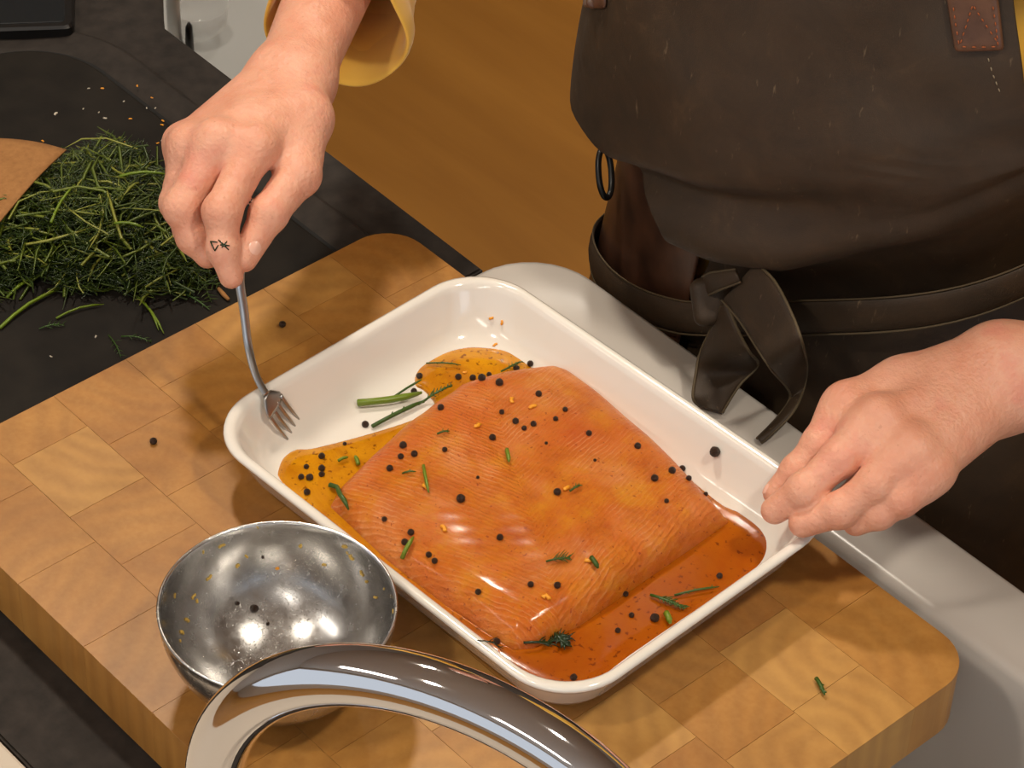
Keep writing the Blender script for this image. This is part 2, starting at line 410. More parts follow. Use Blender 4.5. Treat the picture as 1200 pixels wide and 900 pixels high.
# ============================================================ COUNTER AND SINK
ZC = -0.0408                       # counter and sink rim level = underside of the board
SX0, SX1, SY0, SY1 = -0.166, 0.66, -0.262, 0.188; LEDGE = -.325
def prism(name, poly, z0, z1, mat, parent=None, bevel=.0015):
    bm = bmesh.new(); vs = [bm.verts.new((x, y, z0)) for x, y in poly]
    f = bm.faces.new(vs); bm.normal_update()
    if f.normal.z > 0: f.normal_flip()
    r = bmesh.ops.extrude_face_region(bm, geom=[f])
    for v in r['geom']:
        if isinstance(v, bmesh.types.BMVert): v.co.z = z1
    bmesh.ops.recalc_face_normals(bm, faces=bm.faces[:])
    if bevel:
        eg = [e for e in bm.edges if abs(e.verts[0].co.z - e.verts[1].co.z) < 1e-6 and e.verts[0].co.z > (z0 + z1) / 2]
        bmesh.ops.bevel(bm, geom=eg, offset=bevel, segments=2, affect='EDGES')
    me = bpy.data.meshes.new(name); bm.to_mesh(me); bm.free(); me.materials.append(mat)
    o = bpy.data.objects.new(name, me); COL.objects.link(o)
    if parent: adopt(o, parent)
    return o
# worktop outline wraps around the sink on three sides
wt = [(-1.9, LEDGE), (1.5, LEDGE), (1.5, .14), (SX1 + .001, .14), (SX1 + .001, SY0 - .001), (SX0 - .001, SY0 - .001),
      (SX0 - .001, .14), (-.517, .1445), (-.545, .163), (-.66, .245), (-1.9, .245)]
o = prism('worktop', wt, ZC - .04, ZC - .0005, M['stone'])
props(o, 'dark stone worktop running around the white sink', 'worktop')
props(box('ledge', (-1.9, -.64, ZC - .06), (1.5, LEDGE - .0015, ZC + .0005), M['ledge'], None, .002), 'pale cream ledge along the worktop carrying the tap', 'ledge')
cab = empty('base_cabinet', (-.6, -.2, FZ))
props(cab, 'dark base cabinet carrying the stone worktop', 'cabinet')
box('carcass', (-1.85, -.58, FZ), (SX0 - .004, .115, ZC - .0605), M['cabinet'], cab)
box('carcass', (SX1 + .004, -.58, FZ), (1.45, .115, ZC - .0605), M['cabinet'], cab)
box('carcass', (SX0 - .003, -.31, FZ), (SX1 + .003, .115, ZC - .262), M['cabinet'], cab)
for i in range(4):
    x = -1.84 + i * .42
    d = box('door', (x, .1155, FZ + .08), (x + .41, .133, ZC - .05), M['cabinet'], cab, .002)
# sink
def sink():
    cx, cy = (SX0 + SX1) / 2, (SY0 + SY1) / 2; a, b = (SX1 - SX0) / 2, (SY1 - SY0) / 2
    prof = [(.01, -.256, .05), (0, -.25, .05), (0, -.03, .05), (0, -.004, .05), (.0012, -.0012, .05), (.004, 0, .05), (.025, .0, .05), (.048, -.0005, .045), (.0525, -.002, .042), (.055, -.006, .04),
            (.0575, -.02, .04), (.064, -.12, .05), (.07, -.18, .06), (.08, -.2, .07), (.10, -.212, .08), (.14, -.216, .09), (.19, -.22, .03), (.20, -.2205, .02)]
    rings = [[(x, y, ZC + z) for x, y in rrect(a - i, b - i, r, 8, cx, cy)] for i, z, r in prof]
    V, F = loft(rings, True, True, True)
    o = mesh_obj('sink', V, F, M['sink'])
    props(o, 'white ceramic sink with wide flat rim under the chopping board', 'sink')
    dr = [[(cx + r * math.cos(t), cy + r * math.sin(t), ZC + z) for t in np.linspace(0, 2 * math.pi, 28, endpoint=False)] for r, z in ((.042, -.2203), (.042, -.218), (.036, -.217), (.03, -.2195), (.004, -.2198))]
    V, F = loft(dr, True, True, True); mesh_obj('drain', V, F, M['chrome'], o)
sink()
# inset dark tray in the worktop: raised frame, gap and insert
tray = empty('inset_tray', (-.36, -.1, ZC)); props(tray, 'dark inset tray with rounded corner under the heap of dill', 'tray')
tcx, tcy, ta, tb = -.3675, -.107, .2005, .187
pr_ = [(-.024, .0), (-.0225, .0035), (-.019, .0045), (.0, .0006), (.0012, .0004), (.002, -.0004)]
rings = [[(x, y, ZC + z) for x, y in rrect(ta - i, tb - i, .07 - i, 14, tcx, tcy)] for i, z in pr_]
rings = [[(min(x, SX0 - .0025 - .002 * k), y, z) for x, y, z in r] for k, r in enumerate(rings)]
V, F = loft(rings); adopt(mesh_obj('frame', V, F, M['stone']), tray)
rg = [[(min(x, SX0 - .016 - i), y, ZC + z) for x, y in rrect(ta - i, tb - i, .07 - i, 14, tcx, tcy)] for i, z in ((.0056, -.0003), (.0056, .0026), (.0070, .0040), (.0088, .0044))]
V, F = loft(rg, True, False, True); adopt(mesh_obj('insert', V, F, M['insert']), tray)
rg = [[(min(x, SX0 - .012), y, ZC + z) for x, y in rrect(ta - i, tb - i, .07 - i, 14, tcx, tcy)] for i, z in ((.0014, .0006), (.0070, .0004))]
V, F = loft(rg); adopt(mesh_obj('gap', V, F, M['black']), tray)
ZI = ZC + .0044
# tablet at the back of the worktop
def tablet():
    z = ZC + .012; p0 = atz(86, 31, z)[:2]; e1 = atz(0, 34, z)[:2] - p0; e1 /= np.linalg.norm(e1); e2 = np.array([e1[1], -e1[0]])
    if e2[1] < 0: e2 = -e2
    rot = math.atan2(e1[1], e1[0]); c = p0 + e1 * .12 + e2 * .085
    t = empty('tablet', (c[0], c[1], ZC)); props(t, 'flat black tablet with dark screen lying on the worktop', 'tablet')
    rings = [[(x, y, ZC + zz) for x, y in rrect(.12 - i, .085 - i, .006, 5, c[0], c[1], rot)] for i, zz in ((.001, 0), (0, .001), (0, .010), (.0015, .012))]
    V, F = loft(rings, True, True, True); adopt(mesh_obj('case', V, F, M['blackp'], smooth=False), t)
    rings = [[(x, y, ZC + zz) for x, y in rrect(.12 - i, .085 - i, .003, 4, c[0], c[1], rot)] for i, zz in ((.006, .0121), (.0065, .0126))]
    V, F = loft(rings, True, False, True); adopt(mesh_obj('screen', V, F, M['screen'], smooth=False), t)
tablet()
# pale side table beyond the worktop with steel bottle, glass bowl
def side_table():
    z = -.28
    K = atz(480, 0, z); A = (K[0] - .9, .22)
    poly = [(A[0], .165), (K[0], .165), (K[0], K[1]), (A[0], K[1])]
    t = empty('side_table', (K[0] - .5, .3, FZ)); props(t, 'pale grey side table standing behind the dark worktop', 'table')
    prism('table_top', poly, z - .03, z, M['laminate'], t, .003)
    box('leg', (K[0] - .52, .26, FZ), (K[0] - .46, .32, z - .03), M['laminate'], t)
    # steel bottle
    c = atz(206, 62, z); R_ = .0062
    rings = [[(c[0] + r * math.cos(q), c[1] + r * math.sin(q), z + h) for q in np.linspace(0, 2 * math.pi, 24, endpoint=False)] for r, h in ((.007, 0), (.0075, .004), (.006, .02), (.0055, .1), (.006, .16), (.007, .2), (.006, .204))]
    V, F = loft(rings, True, True, True); a = Mat('white_metal', (.86, .86, .84), .35, .2).m
    props(mesh_obj('pepper_mill', V, F, a), 'slim white upright mill on the pale table behind the worktop', 'mill')
    c = atz(232, 18, z + .02)
    prof = [(.012, 0), (.018, .001), (.03, .008), (.04, .025), (.043, .05), (.041, .05), (.038, .026), (.028, .011), (.012, .005)]
    rings = [[(c[0] + .62 * r * math.cos(q), c[1] + .62 * r * math.sin(q), z + .62 * h) for q in np.linspace(0, 2 * math.pi, 32, endpoint=False)] for r, h in prof]
    V, F = loft(rings, True, True, True); g = mesh_obj('glass_bowl', V, F, M['glass']); props(g, 'small clear glass bowl on the pale table behind the worktop', 'bowl')
    c = atz(223, 66, z)
    V, F = frame_sweep([c + np.array((0, 0, h)) for h in (0, .004, .016, .03, .034)], [(.0025, .004), (.0035, .006), (.0035, .006), (.003, .005), (.001, .002)], 14)
    props(mesh_obj('bottle_stopper', V, F, M['blackp']), 'little black stopper standing beside the slim white mill', 'stopper')
side_table()

# ============================================================ CUTTING BOARD of end-grain blocks
BX0, BX1, BY0, BY1 = -.201, .2956, -.2726, .0922
def cutting_board():
    root = empty('cutting_board', ((BX0 + BX1) / 2, (BY0 + BY1) / 2, ZC))
    props(root, 'thick end-grain wooden chopping board lying across the sink', 'chopping board')
    cr = .027; rows = 7; cw = .0552; rh = (BY1 - BY0) / rows; cache = {}
    def block(x0, x1, y0, y1):
        cx, cy = (x0 + x1) / 2, (y0 + y1) / 2
        hw, hh = (x1 - x0) / 2, (y1 - y0) / 2
        rc = []
        for sx, sy in ((1, 1), (-1, 1), (-1, -1), (1, -1)):
            X = x1 if sx > 0 else x0; Y = y1 if sy > 0 else y0
            edge = abs(X - (BX1 if sx > 0 else BX0)) < 1e-6 and abs(Y - (BY1 if sy > 0 else BY0)) < 1e-6
            rc.append(min(cr, hw * 1.9, hh * 1.9) if edge else 0)
        outer = (abs(x0 - BX0) < 1e-6, abs(x1 - BX1) < 1e-6, abs(y0 - BY0) < 1e-6, abs(y1 - BY1) < 1e-6)
        key = (round(hw, 5), round(hh, 5), tuple(rc), outer)
        if key not in cache:
            def outline(i):
                P = []
                for q, (sx, sy) in enumerate(((1, 1), (-1, 1), (-1, -1), (1, -1))):
                    r = rc[q]
                    if r:
                        for k in range(9):
                            t = math.pi / 2 * (q + k / 8); rr = max(r - i, .001)
                            P.append((sx * (hw - r) + rr * math.cos(t), sy * (hh - r) + rr * math.sin(t)))
                    else: P.append((sx * (hw - i), sy * (hh - i)))
                return P
            g = .00004
            rings = [[(x, y, z) for x, y in outline(i)] for i, z in ((.002, ZC), (g, ZC + .002), (g, -.0013), (g + .00005, -.0001), (.00015, 0))]
            V, F = loft(rings, True, True, True)
            me = bpy.data.meshes.new('block'); me.from_pydata(V, [], F); me.update(); me.materials.append(M['board']); cache[key] = me
        o = bpy.data.objects.new('block', cache[key]); COL.objects.link(o); adopt(o, root); o.location = (cx, cy, 0)
    for r in range(rows):
        y0, y1 = BY0 + r * rh, BY0 + (r + 1) * rh
        if r == rows - 1: y1 = BY1
        xs = [BX0]; x = BX0 + cw * (.62 if r % 2 else 1.0)
        while x < BX1 - .024: xs.append(x); x += cw * (1 + .12 * math.sin(5 * x * 40 + r * 2.1))
        xs.append(BX1)
        for a, b in zip(xs[:-1], xs[1:]): block(a, b, y0, y1)
cutting_board()

# ============================================================ BAKING DISH
DCX, DCY, DA, DB, DROT = .0513, -.0271, .1485, .1117, .0418
def dish():
    prof = [(.034, 0.0003), (.026, .0006), (.020, .003), (.0125, .014), (.005, .030), (.0012, .0362), (0, .0380), (.0004, .0396), (.0022, .0405), (.0046, .0403), (.0064, .0388), (.0078, .0352),
            (.0125, .0245), (.0165, .0165), (.021, .0115), (.027, .0086), (.035, .0075), (.06, .0072)]
    rings = [[(x, y, z) for x, y in rrect(DA - i, DB - i, max(.040 - i * .55, .015), 12, DCX, DCY, DROT)] for i, z in prof]
    V, F = loft(rings, True, True, True)
    o = mesh_obj('baking_dish', V, F, M['porcelain'])
    props(o, 'white rectangular porcelain baking dish holding the salmon', 'dish')
    return o
dish_o = dish()

# ============================================================ SALMON, MARINADE
def world_poly(pts): return [tuple(atz(x, y, z)[:2]) for x, y, z in pts]
fish_poly = world_poly([(384, 596, .010), (398, 560, .02), (430, 525, .024), (478, 486, .026), (535, 441, .027), (590, 424, .027), (650, 412, .027), (672, 419, .027),
                        (709, 450, .026), (766, 500, .026), (820, 554, .026), (852, 592, .024), (862, 606, .012), (800, 655, .008), (735, 700, .008), (680, 738, .008), (625, 766, .008), (600, 768, .008), (575, 752, .008), (520, 715, .008), (450, 660, .008)])
def salmon():
    P = np.array(fish_poly); lo = np.array([*(P.min(0) - .008), .004]); hi = np.array([*(P.max(0) + .008), .046])
    f = Field(lo, hi, .0016); X, Y, Z = f.axes()
    d2 = poly_sdf(P, X[:, :, 0].astype(float), Y[:, :, 0].astype(float))[:, :, None]
    c = P.mean(0); u = (X - c[0]); v = (Y - c[1])
    H = .0335 - 1.1 * (v - .01) ** 2 - .35 * (u + .0) ** 2 + .0005 * np.sin(u * 70 + 9 * np.sin(v * 30)) + .0004 * np.sin(v * 95 + u * 40) + .0012 * np.exp(-((v + .02) / .02) ** 2)
    H = H + (.00003) * np.sin((u * .88 + np.abs(v + .005) * .75) * 560 + 2.2 * np.sin(v * 55)) * np.clip(-d2 / .012, 0, 1)
    side = d2 + np.clip(Z - .01, 0, 1) * .12
    f.D = smax(smax(side, Z - H, .018), (.0078 - Z) * np.ones_like(side), .003).astype(np.float32)
    V, Q = f.net(); o = np_obj('salmon_fillet', V, Q, M['salmon'])
    props(o, 'thick raw salmon fillet glazed with marinade in white dish', 'fish')
    return o
fish_o = salmon()
def sauce():
    px = [(322, 556), (330, 535), (345, 524), (362, 523), (380, 519), (404, 513), (440, 503), (480, 490), (510, 475), (498, 455), (486, 447), (488, 432), (500, 421), (522, 410), (548, 404), (575, 405), (600, 409), (622, 421), (640, 432),
          (664, 434), (700, 464), (760, 512), (800, 545), (850, 590), (880, 592), (900, 612), (908, 636), (895, 664), (850, 698), (790, 735), (740, 768), (712, 792), (680, 806), (650, 806), (610, 788), (560, 758), (480, 702), (400, 635), (350, 590)]
    P = np.array([atz(x, y, .0105)[:2] for x, y in catmull([(a, b) for a, b in px] + [px[0]], 4)])
    a_, b_ = DA - .0185, DB - .0185
    lo = np.array([*(P.min(0) - .006), .003]); hi = np.array([*(P.max(0) + .006), .016])
    f = Field(lo, hi, .0013); X, Y, Z = f.axes()
    d2 = poly_sdf(P, X[:, :, 0].astype(float), Y[:, :, 0].astype(float))
    box_ = poly_sdf(np.array(rrect(a_, b_, .03, 6, DCX, DCY, DROT)), X[:, :, 0].astype(float), Y[:, :, 0].astype(float))
    d2 = np.maximum(d2, box_)[:, :, None]
    top = .0112 - .0022 * np.exp(d2 / .004)
    f.D = smax(smax(d2 * np.ones_like(Z), Z - top, .002), .0062 - Z, .001).astype(np.float32)
    V, Q = f.net(); o = np_obj('marinade', V, Q, M['sauce'])
    props(o, 'orange marinade pooled in the white dish around the salmon', 'sauce', kind='stuff')
    return o
sauce_o = sauce()

# ============================================================ STEEL BOWL
def bowl():
    t = depth(atz(325, 710, .066)); R_ = 140.5 * t / FPX; zc = R_ * .985
    c = atz(325, 710, zc)
    prof = []
    for q in np.linspace(.17, math.pi / 2, 22): prof.append((R_ * math.sin(q), -R_ * math.cos(q)))
    prof += [(R_ + .0006, .0008), (R_ - .0002, .0014), (R_ - .0012, .0006)]
    for q in np.linspace(math.pi / 2, .12, 24): prof.append(((R_ - .0014) * math.sin(q), -(R_ - .0014) * math.cos(q)))
    rings = [[(r * math.cos(k), r * math.sin(k), z) for k in np.linspace(0, 2 * math.pi, 72, endpoint=False)] for r, z in prof]
    V, F = loft(rings, True, True, True)
    o = mesh_obj('mixing_bowl', V, F, M['steel']); o.location = (c[0], c[1], zc)
    props(o, 'small round steel mixing bowl streaked with marinade on the board', 'bowl')
    return o
bowl_o = bowl()

# ============================================================ TAP
def tap():
    bx, by, zc, R_, phi = .1957, -.345, .1361, .1174, .413; r = .0135
    d = np.array([math.cos(phi), math.sin(phi), 0])
    root = empty('kitchen_tap', (bx, by, ZC)); props(root, 'polished chrome swan-neck tap arching over the chopping board', 'tap')
    pts = [np.array([bx, by, z]) for z in np.linspace(ZC + .02, zc - .005, 8)]
    for a in np.linspace(math.pi, -.15, 56): pts.append(np.array([bx, by, zc]) + d * (R_ + R_ * math.cos(a)) + np.array([0, 0, R_ * math.sin(a)]))
    V, F = frame_sweep(pts, r, 40, flat=np.cross(d, (0, 0, 1))); adopt(mesh_obj('spout', V, F, M['chrome']), root)
    e = pts[-1]; tdir = pts[-1] - pts[-2]; tdir /= np.linalg.norm(tdir)
    V, F = frame_sweep([e - tdir * .002, e, e + tdir * .02, e + tdir * .022], [.0137, .0147, .0147, .012], 32); adopt(mesh_obj('aerator', V, F, M['chrome']), root)
    rings = [[(bx + q * math.cos(k), by + q * math.sin(k), ZC + z) for k in np.linspace(0, 2 * math.pi, 40, endpoint=False)] for q, z in ((.027, 0.0002), (.027, .006), (.025, .009), (.019, .012), (.0175, .06), (.0145, .066))]
    V, F = loft(rings, True, True, True); adopt(mesh_obj('base', V, F, M['chrome']), root)
    p = np.array([bx, by, ZC + .04]); q = np.array([-.25, -.9, .1]); q /= np.linalg.norm(q)
    V, F = frame_sweep([p + q * .012, p + q * .03, p + q * .04, p + q * .09, p + q * .1], [.008, .008, .0055, .0045, .002], 20); adopt(mesh_obj('lever', V, F, M['chrome']), root)
tap()

# ============================================================ PERSON
person = empty('person', (-.03, .32, FZ))
props(person, 'person in yellow shirt and brown waxed apron arranging salmon in dish', 'person')
TP = depth(atz(280, 325, .105))
SKIN_V = []; SKIN_Q = []
def add_skin(V, Q):
    n = sum(len(v) for v in SKIN_V); SKIN_V.append(V); SKIN_Q.append(Q + n)
EL_R = np.array([-.372, .245, .165]); EL_L = np.array([.372, .352, .150])
SH_R = np.array([-.235, .36, .44]); SH_L = np.array([.115, .37, .47])
def hand_right():                                    # the hand with the fork
    L = lambda x, y, dz: atd(x, y, TP + dz)
    fingers = [
        [(L(300, 172, .016), .0115), (L(260, 248, -.004), .0104), (L(262, 292, -.003), .0088), (L(271, 324, 0), .0070)],
        [(L(255, 168, .016), .0116), (L(213, 243, .010), .0103), (L(226, 278, .014), .0088), (L(243, 299, .016), .0076)],
        [(L(223, 172, .028), .0110), (L(208, 238, .030), .0096), (L(222, 270, .034), .0084), (L(240, 288, .036), .0072)],
        [(L(214, 168, .044), .0095), (L(210, 222, .050), .0084), (L(232, 258, .055), .0066)],
    ]
    thumb = [(L(356, 140, .050), .0150), (L(350, 205, .024), .0122), (L(315, 250, .009), .0104), (L(286, 303, .004), .0078)]
    wa, wb = L(330, 92, .086), L(353, 97, .080)
    P = np.array([p for f in fingers for p, _ in f] + [p for p, _ in thumb] + [wa, wb, wb + (EL_R - wb) * .8])
    lo, hi = P.min(0) - .045, P.max(0) + .045; h = .0014
    F0 = Field(lo, hi, h)
    tgt = [wb * .75 + wa * .25, (wa + wb) / 2, wa * .8 + wb * .2, wa]
    for f, w_ in zip(fingers, tgt): F0.cone(f[0][0], w_, f[0][1] * 1.0, .0155, .012)
    F0.cone(fingers[0][0][0], fingers[1][0][0], .0108, .0108, .008); F0.cone(fingers[1][0][0], fingers[2][0][0], .0105, .0105, .008); F0.cone(fingers[2][0][0], fingers[3][0][0], .01, .009, .008)
    F0.cone(L(330, 165, .035), L(348, 190, .034), .013, .012, .012)
    F0.cone(L(300, 150, .035), thumb[0][0], .013, .014, .012); F0.cone(thumb[0][0], wb, .015, .0155, .012)
    F0.cone(wa, wb, .0165, .0165, .012)
    for a_, s in ((wa, 0), (wb, 0)):
        e = EL_R + (a_ - (wa + wb) / 2) * .9
        F0.cone(a_, a_ + (e - a_) * .45, .0165, .0215, .012); F0.cone(a_ + (e - a_) * .45, e, .0215, .030, .012)
    G = None
    for ch in fingers + [thumb]:
        g = Field(lo, hi, h); g.chain(ch, .003)
        for (p, r) in ch[1:-1]: g.cone(p, p, r * 1.015, r * 1.015, .004)
        if G is None: G = g
        else: G.blend(g, .0012)
    F0.blend(G, .007); return F0.net()
def hand_left():                                     # the hand steadying the dish
    fingers = [
        [(atz(995, 480, .080), .0112), (atz(962, 520, .069), .0100), (atz(935, 552, .056), .0090), (atz(910, 578, .044), .0076)],
        [(atz(1030, 494, .090), .0114), (atz(985, 536, .080), .0103), (atz(943, 574, .066), .0094), (atz(908, 598, .050), .0078)],
        [(atz(1068, 529, .086), .0112), (atz(1026, 567, .077), .0101), (atz(984, 598, .063), .0093), (atz(941, 613, .0515), .0080)],
        [(atz(1090, 552, .078), .0104), (atz(1056, 584, .071), .0096), (atz(1030, 600, .062), .0088), (atz(1003, 612, .053), .0076)],
    ]
    thumb = [(atz(1105, 480, .070), .0150), (atz(1055, 530, .050), .0120), (atz(1020, 565, .034), .0104), (atz(985, 596, .026), .0085)]
    wa, wb = atz(1172, 429, .094), atz(1172, 460, .084)
    P = np.array([p for f in fingers for p, _ in f] + [p for p, _ in thumb] + [wa, wb, wb + (EL_L - wb) * .8])
    lo, hi = P.min(0) - .045, P.max(0) + .045; h = .0014
    F0 = Field(lo, hi, h)
    tgt = [wa, wa * .6 + wb * .4, wa * .3 + wb * .7, wb]
    for f, w_ in zip(fingers, tgt): F0.cone(f[0][0], w_, f[0][1] * 1.02, .0190, .012)
    for i in range(3): F0.cone(fingers[i][0][0], fingers[i + 1][0][0], .0105, .0102, .008)
    F0.cone(atz(1056, 450, .086), wa, .0120, .018, .016); F0.cone(atz(1056, 450, .086), fingers[0][0][0], .0120, .0112, .012)
    F0.cone(thumb[0][0], wa, .015, .019, .012); F0.cone(thumb[0][0], fingers[0][0][0], .013, .0105, .012)
    for f in fingers: F0.cone(f[0][0], f[0][0] * .55 + f[1][0] * .45, f[0][1] * .98, f[1][1] * .98, .010)
    for f, g in zip(fingers[:-1], fingers[1:]): F0.cone(f[0][0] * .6 + f[1][0] * .4, g[0][0] * .6 + g[1][0] * .4, .0085, .0085, .008)
    F0.cone(wa, wb, .0195, .0195, .012)
    for a_ in (wa, wb):
        e = EL_L + (a_ - (wa + wb) / 2) * 1.1
        F0.cone(a_, a_ + (e - a_) * .45, .0195, .0245, .012); F0.cone(a_ + (e - a_) * .45, e, .0245, .032, .012)
    G = None
    for ch in fingers + [thumb]:
        g = Field(lo, hi, h); g.chain(ch, .003)
        for (p, r) in ch[1:-1]: g.cone(p, p, r * 1.015, r * 1.015, .004)
        if G is None: G = g
        else: G.blend(g, .0012)
    F0.blend(G, .007); return F0.net()
add_skin(*hand_right()); add_skin(*hand_left())
NECK = np.array([-.085, .30, .56]); HEAD = np.array([-.11, .225, .70])
def torso_skin():
    f = Field((-.5, .08, -.2), (.5, .55, .86), .009)
    for s, e in ((SH_R, EL_R), (SH_L, EL_L)): f.cone(s, e, .046, .040, .03)
    f.cone(SH_R, SH_L, .055, .055, .05); f.cone((-.03, .335, .3), (-.02, .335, 0), .085, .075, .05); f.cone((-.11, .35, .38), (.02, .35, .38), .075, .075, .05)
    f.cone((-.07, .35, .46), NECK, .06, .052, .03)
    f.ell(HEAD, (.074, .094, .108), .03); f.ell(HEAD + (0, -.045, -.065), (.052, .05, .052), .03)
    f.cone(HEAD + (0, -.092, .01), HEAD + (0, -.112, -.025), .007, .012, .012)
    for s in (-1, 1): f.ell(HEAD + (s * .076, .012, -.01), (.011, .02, .032), .008)
    return f.net()
add_skin(*torso_skin())
body = np_obj('body', np.concatenate(SKIN_V), np.concatenate(SKIN_Q), M['skin']); adopt(body, person)
# face features and hair (above the frame)
for s in (-1, 1):
    rings = [[tuple(HEAD + np.array((s * .032, -.079, .012)) + np.array((.013 * math.cos(k) * math.sin(q), -.013 * math.cos(q), .013 * math.sin(k) * math.sin(q)))) for k in np.linspace(0, 2 * math.pi, 14, endpoint=False)] for q in np.linspace(.05, 3.0, 8)]
    V, F = loft(rings, True, True, True); adopt(mesh_obj('eye', V, F, M['porcelain']), person)
def hair():
    f = Field(HEAD - .14, HEAD + .15, .006); f.ell(HEAD + (0, .018, .022), (.083, .094, .106), .01)
    X, Y, Z = f.axes(); f.D = np.maximum(f.D, (-(Y - HEAD[1]) * .8 - (Z - HEAD[2]) + .005) * .7).astype(np.float32)
    V, Q = f.net(); adopt(np_obj('hair', V, Q, M['hair']), person)
hair()
# ---- torso cloth: sheared elliptical sheets
TCX, TCY, TA, TD, TK = -.020, .315, .182, .112, .45
def torso_pt(t, h, off):
    x = TCX + (TA + off) * math.sin(t); y = TCY - (TD + off) * math.cos(t)
    return np.array([x, y, h + TK * (x - TCX)])
def interp(x, T): return float(np.interp(x, [a for a, _ in T], [b for _, b in T]))
PROF = [(-.50, .030), (-.2, .004), (-.06, -.008), (-.03, -.014), (-.012, -.016), (-.004, -.014), (.002, -.006), (.004, .014), (.006, .026), (.010, .036), (.018, .040), (.030, .038), (.046, .032), (.060, .027), (.068, .027), (.074, .033), (.080, .041), (.088, .044), (.11, .044), (.15, .040), (.2, .033), (.27, .020), (.36, .006), (.42, .0)]
SHIFT = [(-.3, .03), (-.15, .03), (-.06, .028), (.0, .014), (.05, .010), (.10, .026), (.13, .030), (.19, .06), (.3, .07)]
PROF2 = [(a, b) for a, b in PROF if not .03 < a < .085]
WSH = [(-.05, 0), (-.012, .1), (.006, 1), (.03, 1), (.07, .25), (.12, 0)]
TL = [(-.5, -1.9), (-.08, -1.7), (-.045, -.8), (-.02, -.3), (-.003, -.10), (.015, -.04), (.03, -.12), (.05, -.22), (.07, -.28), (.085, -.36), (.10, -.47), (.11, -.55), (.13, -.66), (.15, -.77), (.17, -.88), (.2, -1.0), (.30, -1.0), (.42, -.7)]
TR = [(-.5, 2.1), (-.02, 1.9), (.03, 1.7), (.08, 1.4), (.10, 1.12), (.11, 1.05), (.13, .99), (.16, .95), (.2, .90), (.30, .80), (.42, .55)]
def apron_pt(s, h):
    t = interp(h, TL) * (1 - s) + interp(h, TR) * s
    fd = min(1, max(0, (t - .15) / .5)); off = interp(h, PROF) * (1 - fd) + interp(h, PROF2) * fd
    t0 = t
    n = mnoise(Vector((t * 2.2, h * 11, 3.1))) * .006 + mnoise(Vector((t * 5, h * 24, 9.7))) * .0025
    wgt = min(1, max(0, (h + .03) / .05))
    if h > .0: off *= 1 - .75 * min(1, max(0, (-t - .55) / .5)) - .5 * min(1, max(0, (t - .65) / .6))
    p = torso_pt(t, h, off + n * wgt)
    p[2] += interp(h, WSH) * interp(p[0], SHIFT) + .024 * interp(h, [(-.006, 0), (.004, 1)])
    # soft diagonal drag lines
    if h < -.04: p[1] = max(p[1], SY1 + .004)
    return p
def apron():
    hs = []
    for a, b in zip(PROF[:-1], PROF[1:]):
        k = max(1, int((b[0] - a[0]) / .008)); hs += [a[0] + (b[0] - a[0]) * i / k for i in range(k)]
    hs.append(PROF[-1][0]); NS = 110
    rows = [[apron_pt(j / NS, h) for j in range(NS + 1)] for h in hs]
    V, F = loft(rows, False)
    o = mesh_obj('apron', V, F, M['apron']); adopt(o, person)
    sm = o.modifiers.new('s', 'SOLIDIFY'); sm.thickness = .0016; sm.offset = 0
    ss = o.modifiers.new('sub', 'SUBSURF'); ss.levels = 1; ss.render_levels = 1
    props(o, 'dark brown waxed canvas apron')
    return o
apron_o = apron()
def sheet(name, rows, mat, parent, thick=.002, sub=1, label=None):
    V, F = loft([[np.array(p) for p in r] for r in rows], False)
    o = mesh_obj(name, V, F, mat, parent)
    s = o.modifiers.new('s', 'SOLIDIFY'); s.thickness = thick; s.offset = 0
    if sub: q = o.modifiers.new('sub', 'SUBSURF'); q.levels = sub; q.render_levels = sub
    if label: o['label'] = label
    return o
def tubeline(name, pts, r, mat, parent, n=8):
    V, F = frame_sweep(pts, r, n); return mesh_obj(name, V, F, mat, parent)
# belt
def belt():
    up, dn, md = [], [], []
    for t in np.linspace(-1.75, 1.95, 60):
        h = -.02 + .032 * max(0, (t + .1) / 1.6) + .003 * math.sin(t * 5)
        w_ = .0135
        up.append(torso_pt(t, h + w_, .006)); md.append(torso_pt(t, h, .009)); dn.append(torso_pt(t, h - w_, .006))
    for L_ in (up, md, dn):
        for p in L_:
            if p[2] < ZC + .004: p[1] = max(p[1], SY1 + .003)
    o = sheet('belt', [up, md, dn], M['apron'], apron_o, .0025)
    tubeline('hem', [p + np.array((0, -.0012, 0)) for p in dn], .0007, M['hem'], o); tubeline('hem', [p + np.array((0, -.0012, 0)) for p in up], .0006, M['hem'], o)
belt()
def ribbon(name, left, right, mat=M['apron'], n=7):
    Lc = catmull(left, n); Rc = catmull(right, n)
    rows = []
    for a, b in zip(Lc, Rc):
        c = (a + b) / 2 - CF * .0022
        rows.append([a, (a + c) / 2 - CF * .0006, c, (b + c) / 2 - CF * .0006, b])
    o = sheet(name, rows, mat, apron_o, .002)
    tubeline('hem', Lc, .0009, M['hem'], o); tubeline('hem', Rc, .0009, M['hem'], o)
    return o
Yk = .176
def yz(x, y, Y): return aty(x, y, Y)
ribbon('bow_tail', [yz(846, 352, .172), yz(866, 375, .166), yz(884, 403, .160), yz(903, 432, .156), atz(926, 462, -.026), atz(912, 488, -.034), atz(887, 514, -.0375)],
       [yz(886, 308, .176), yz(908, 330, .168), yz(928, 368, .160), yz(941, 405, .155), atz(945, 440, -.018), atz(930, 482, -.028), atz(892, 519, -.0375)])
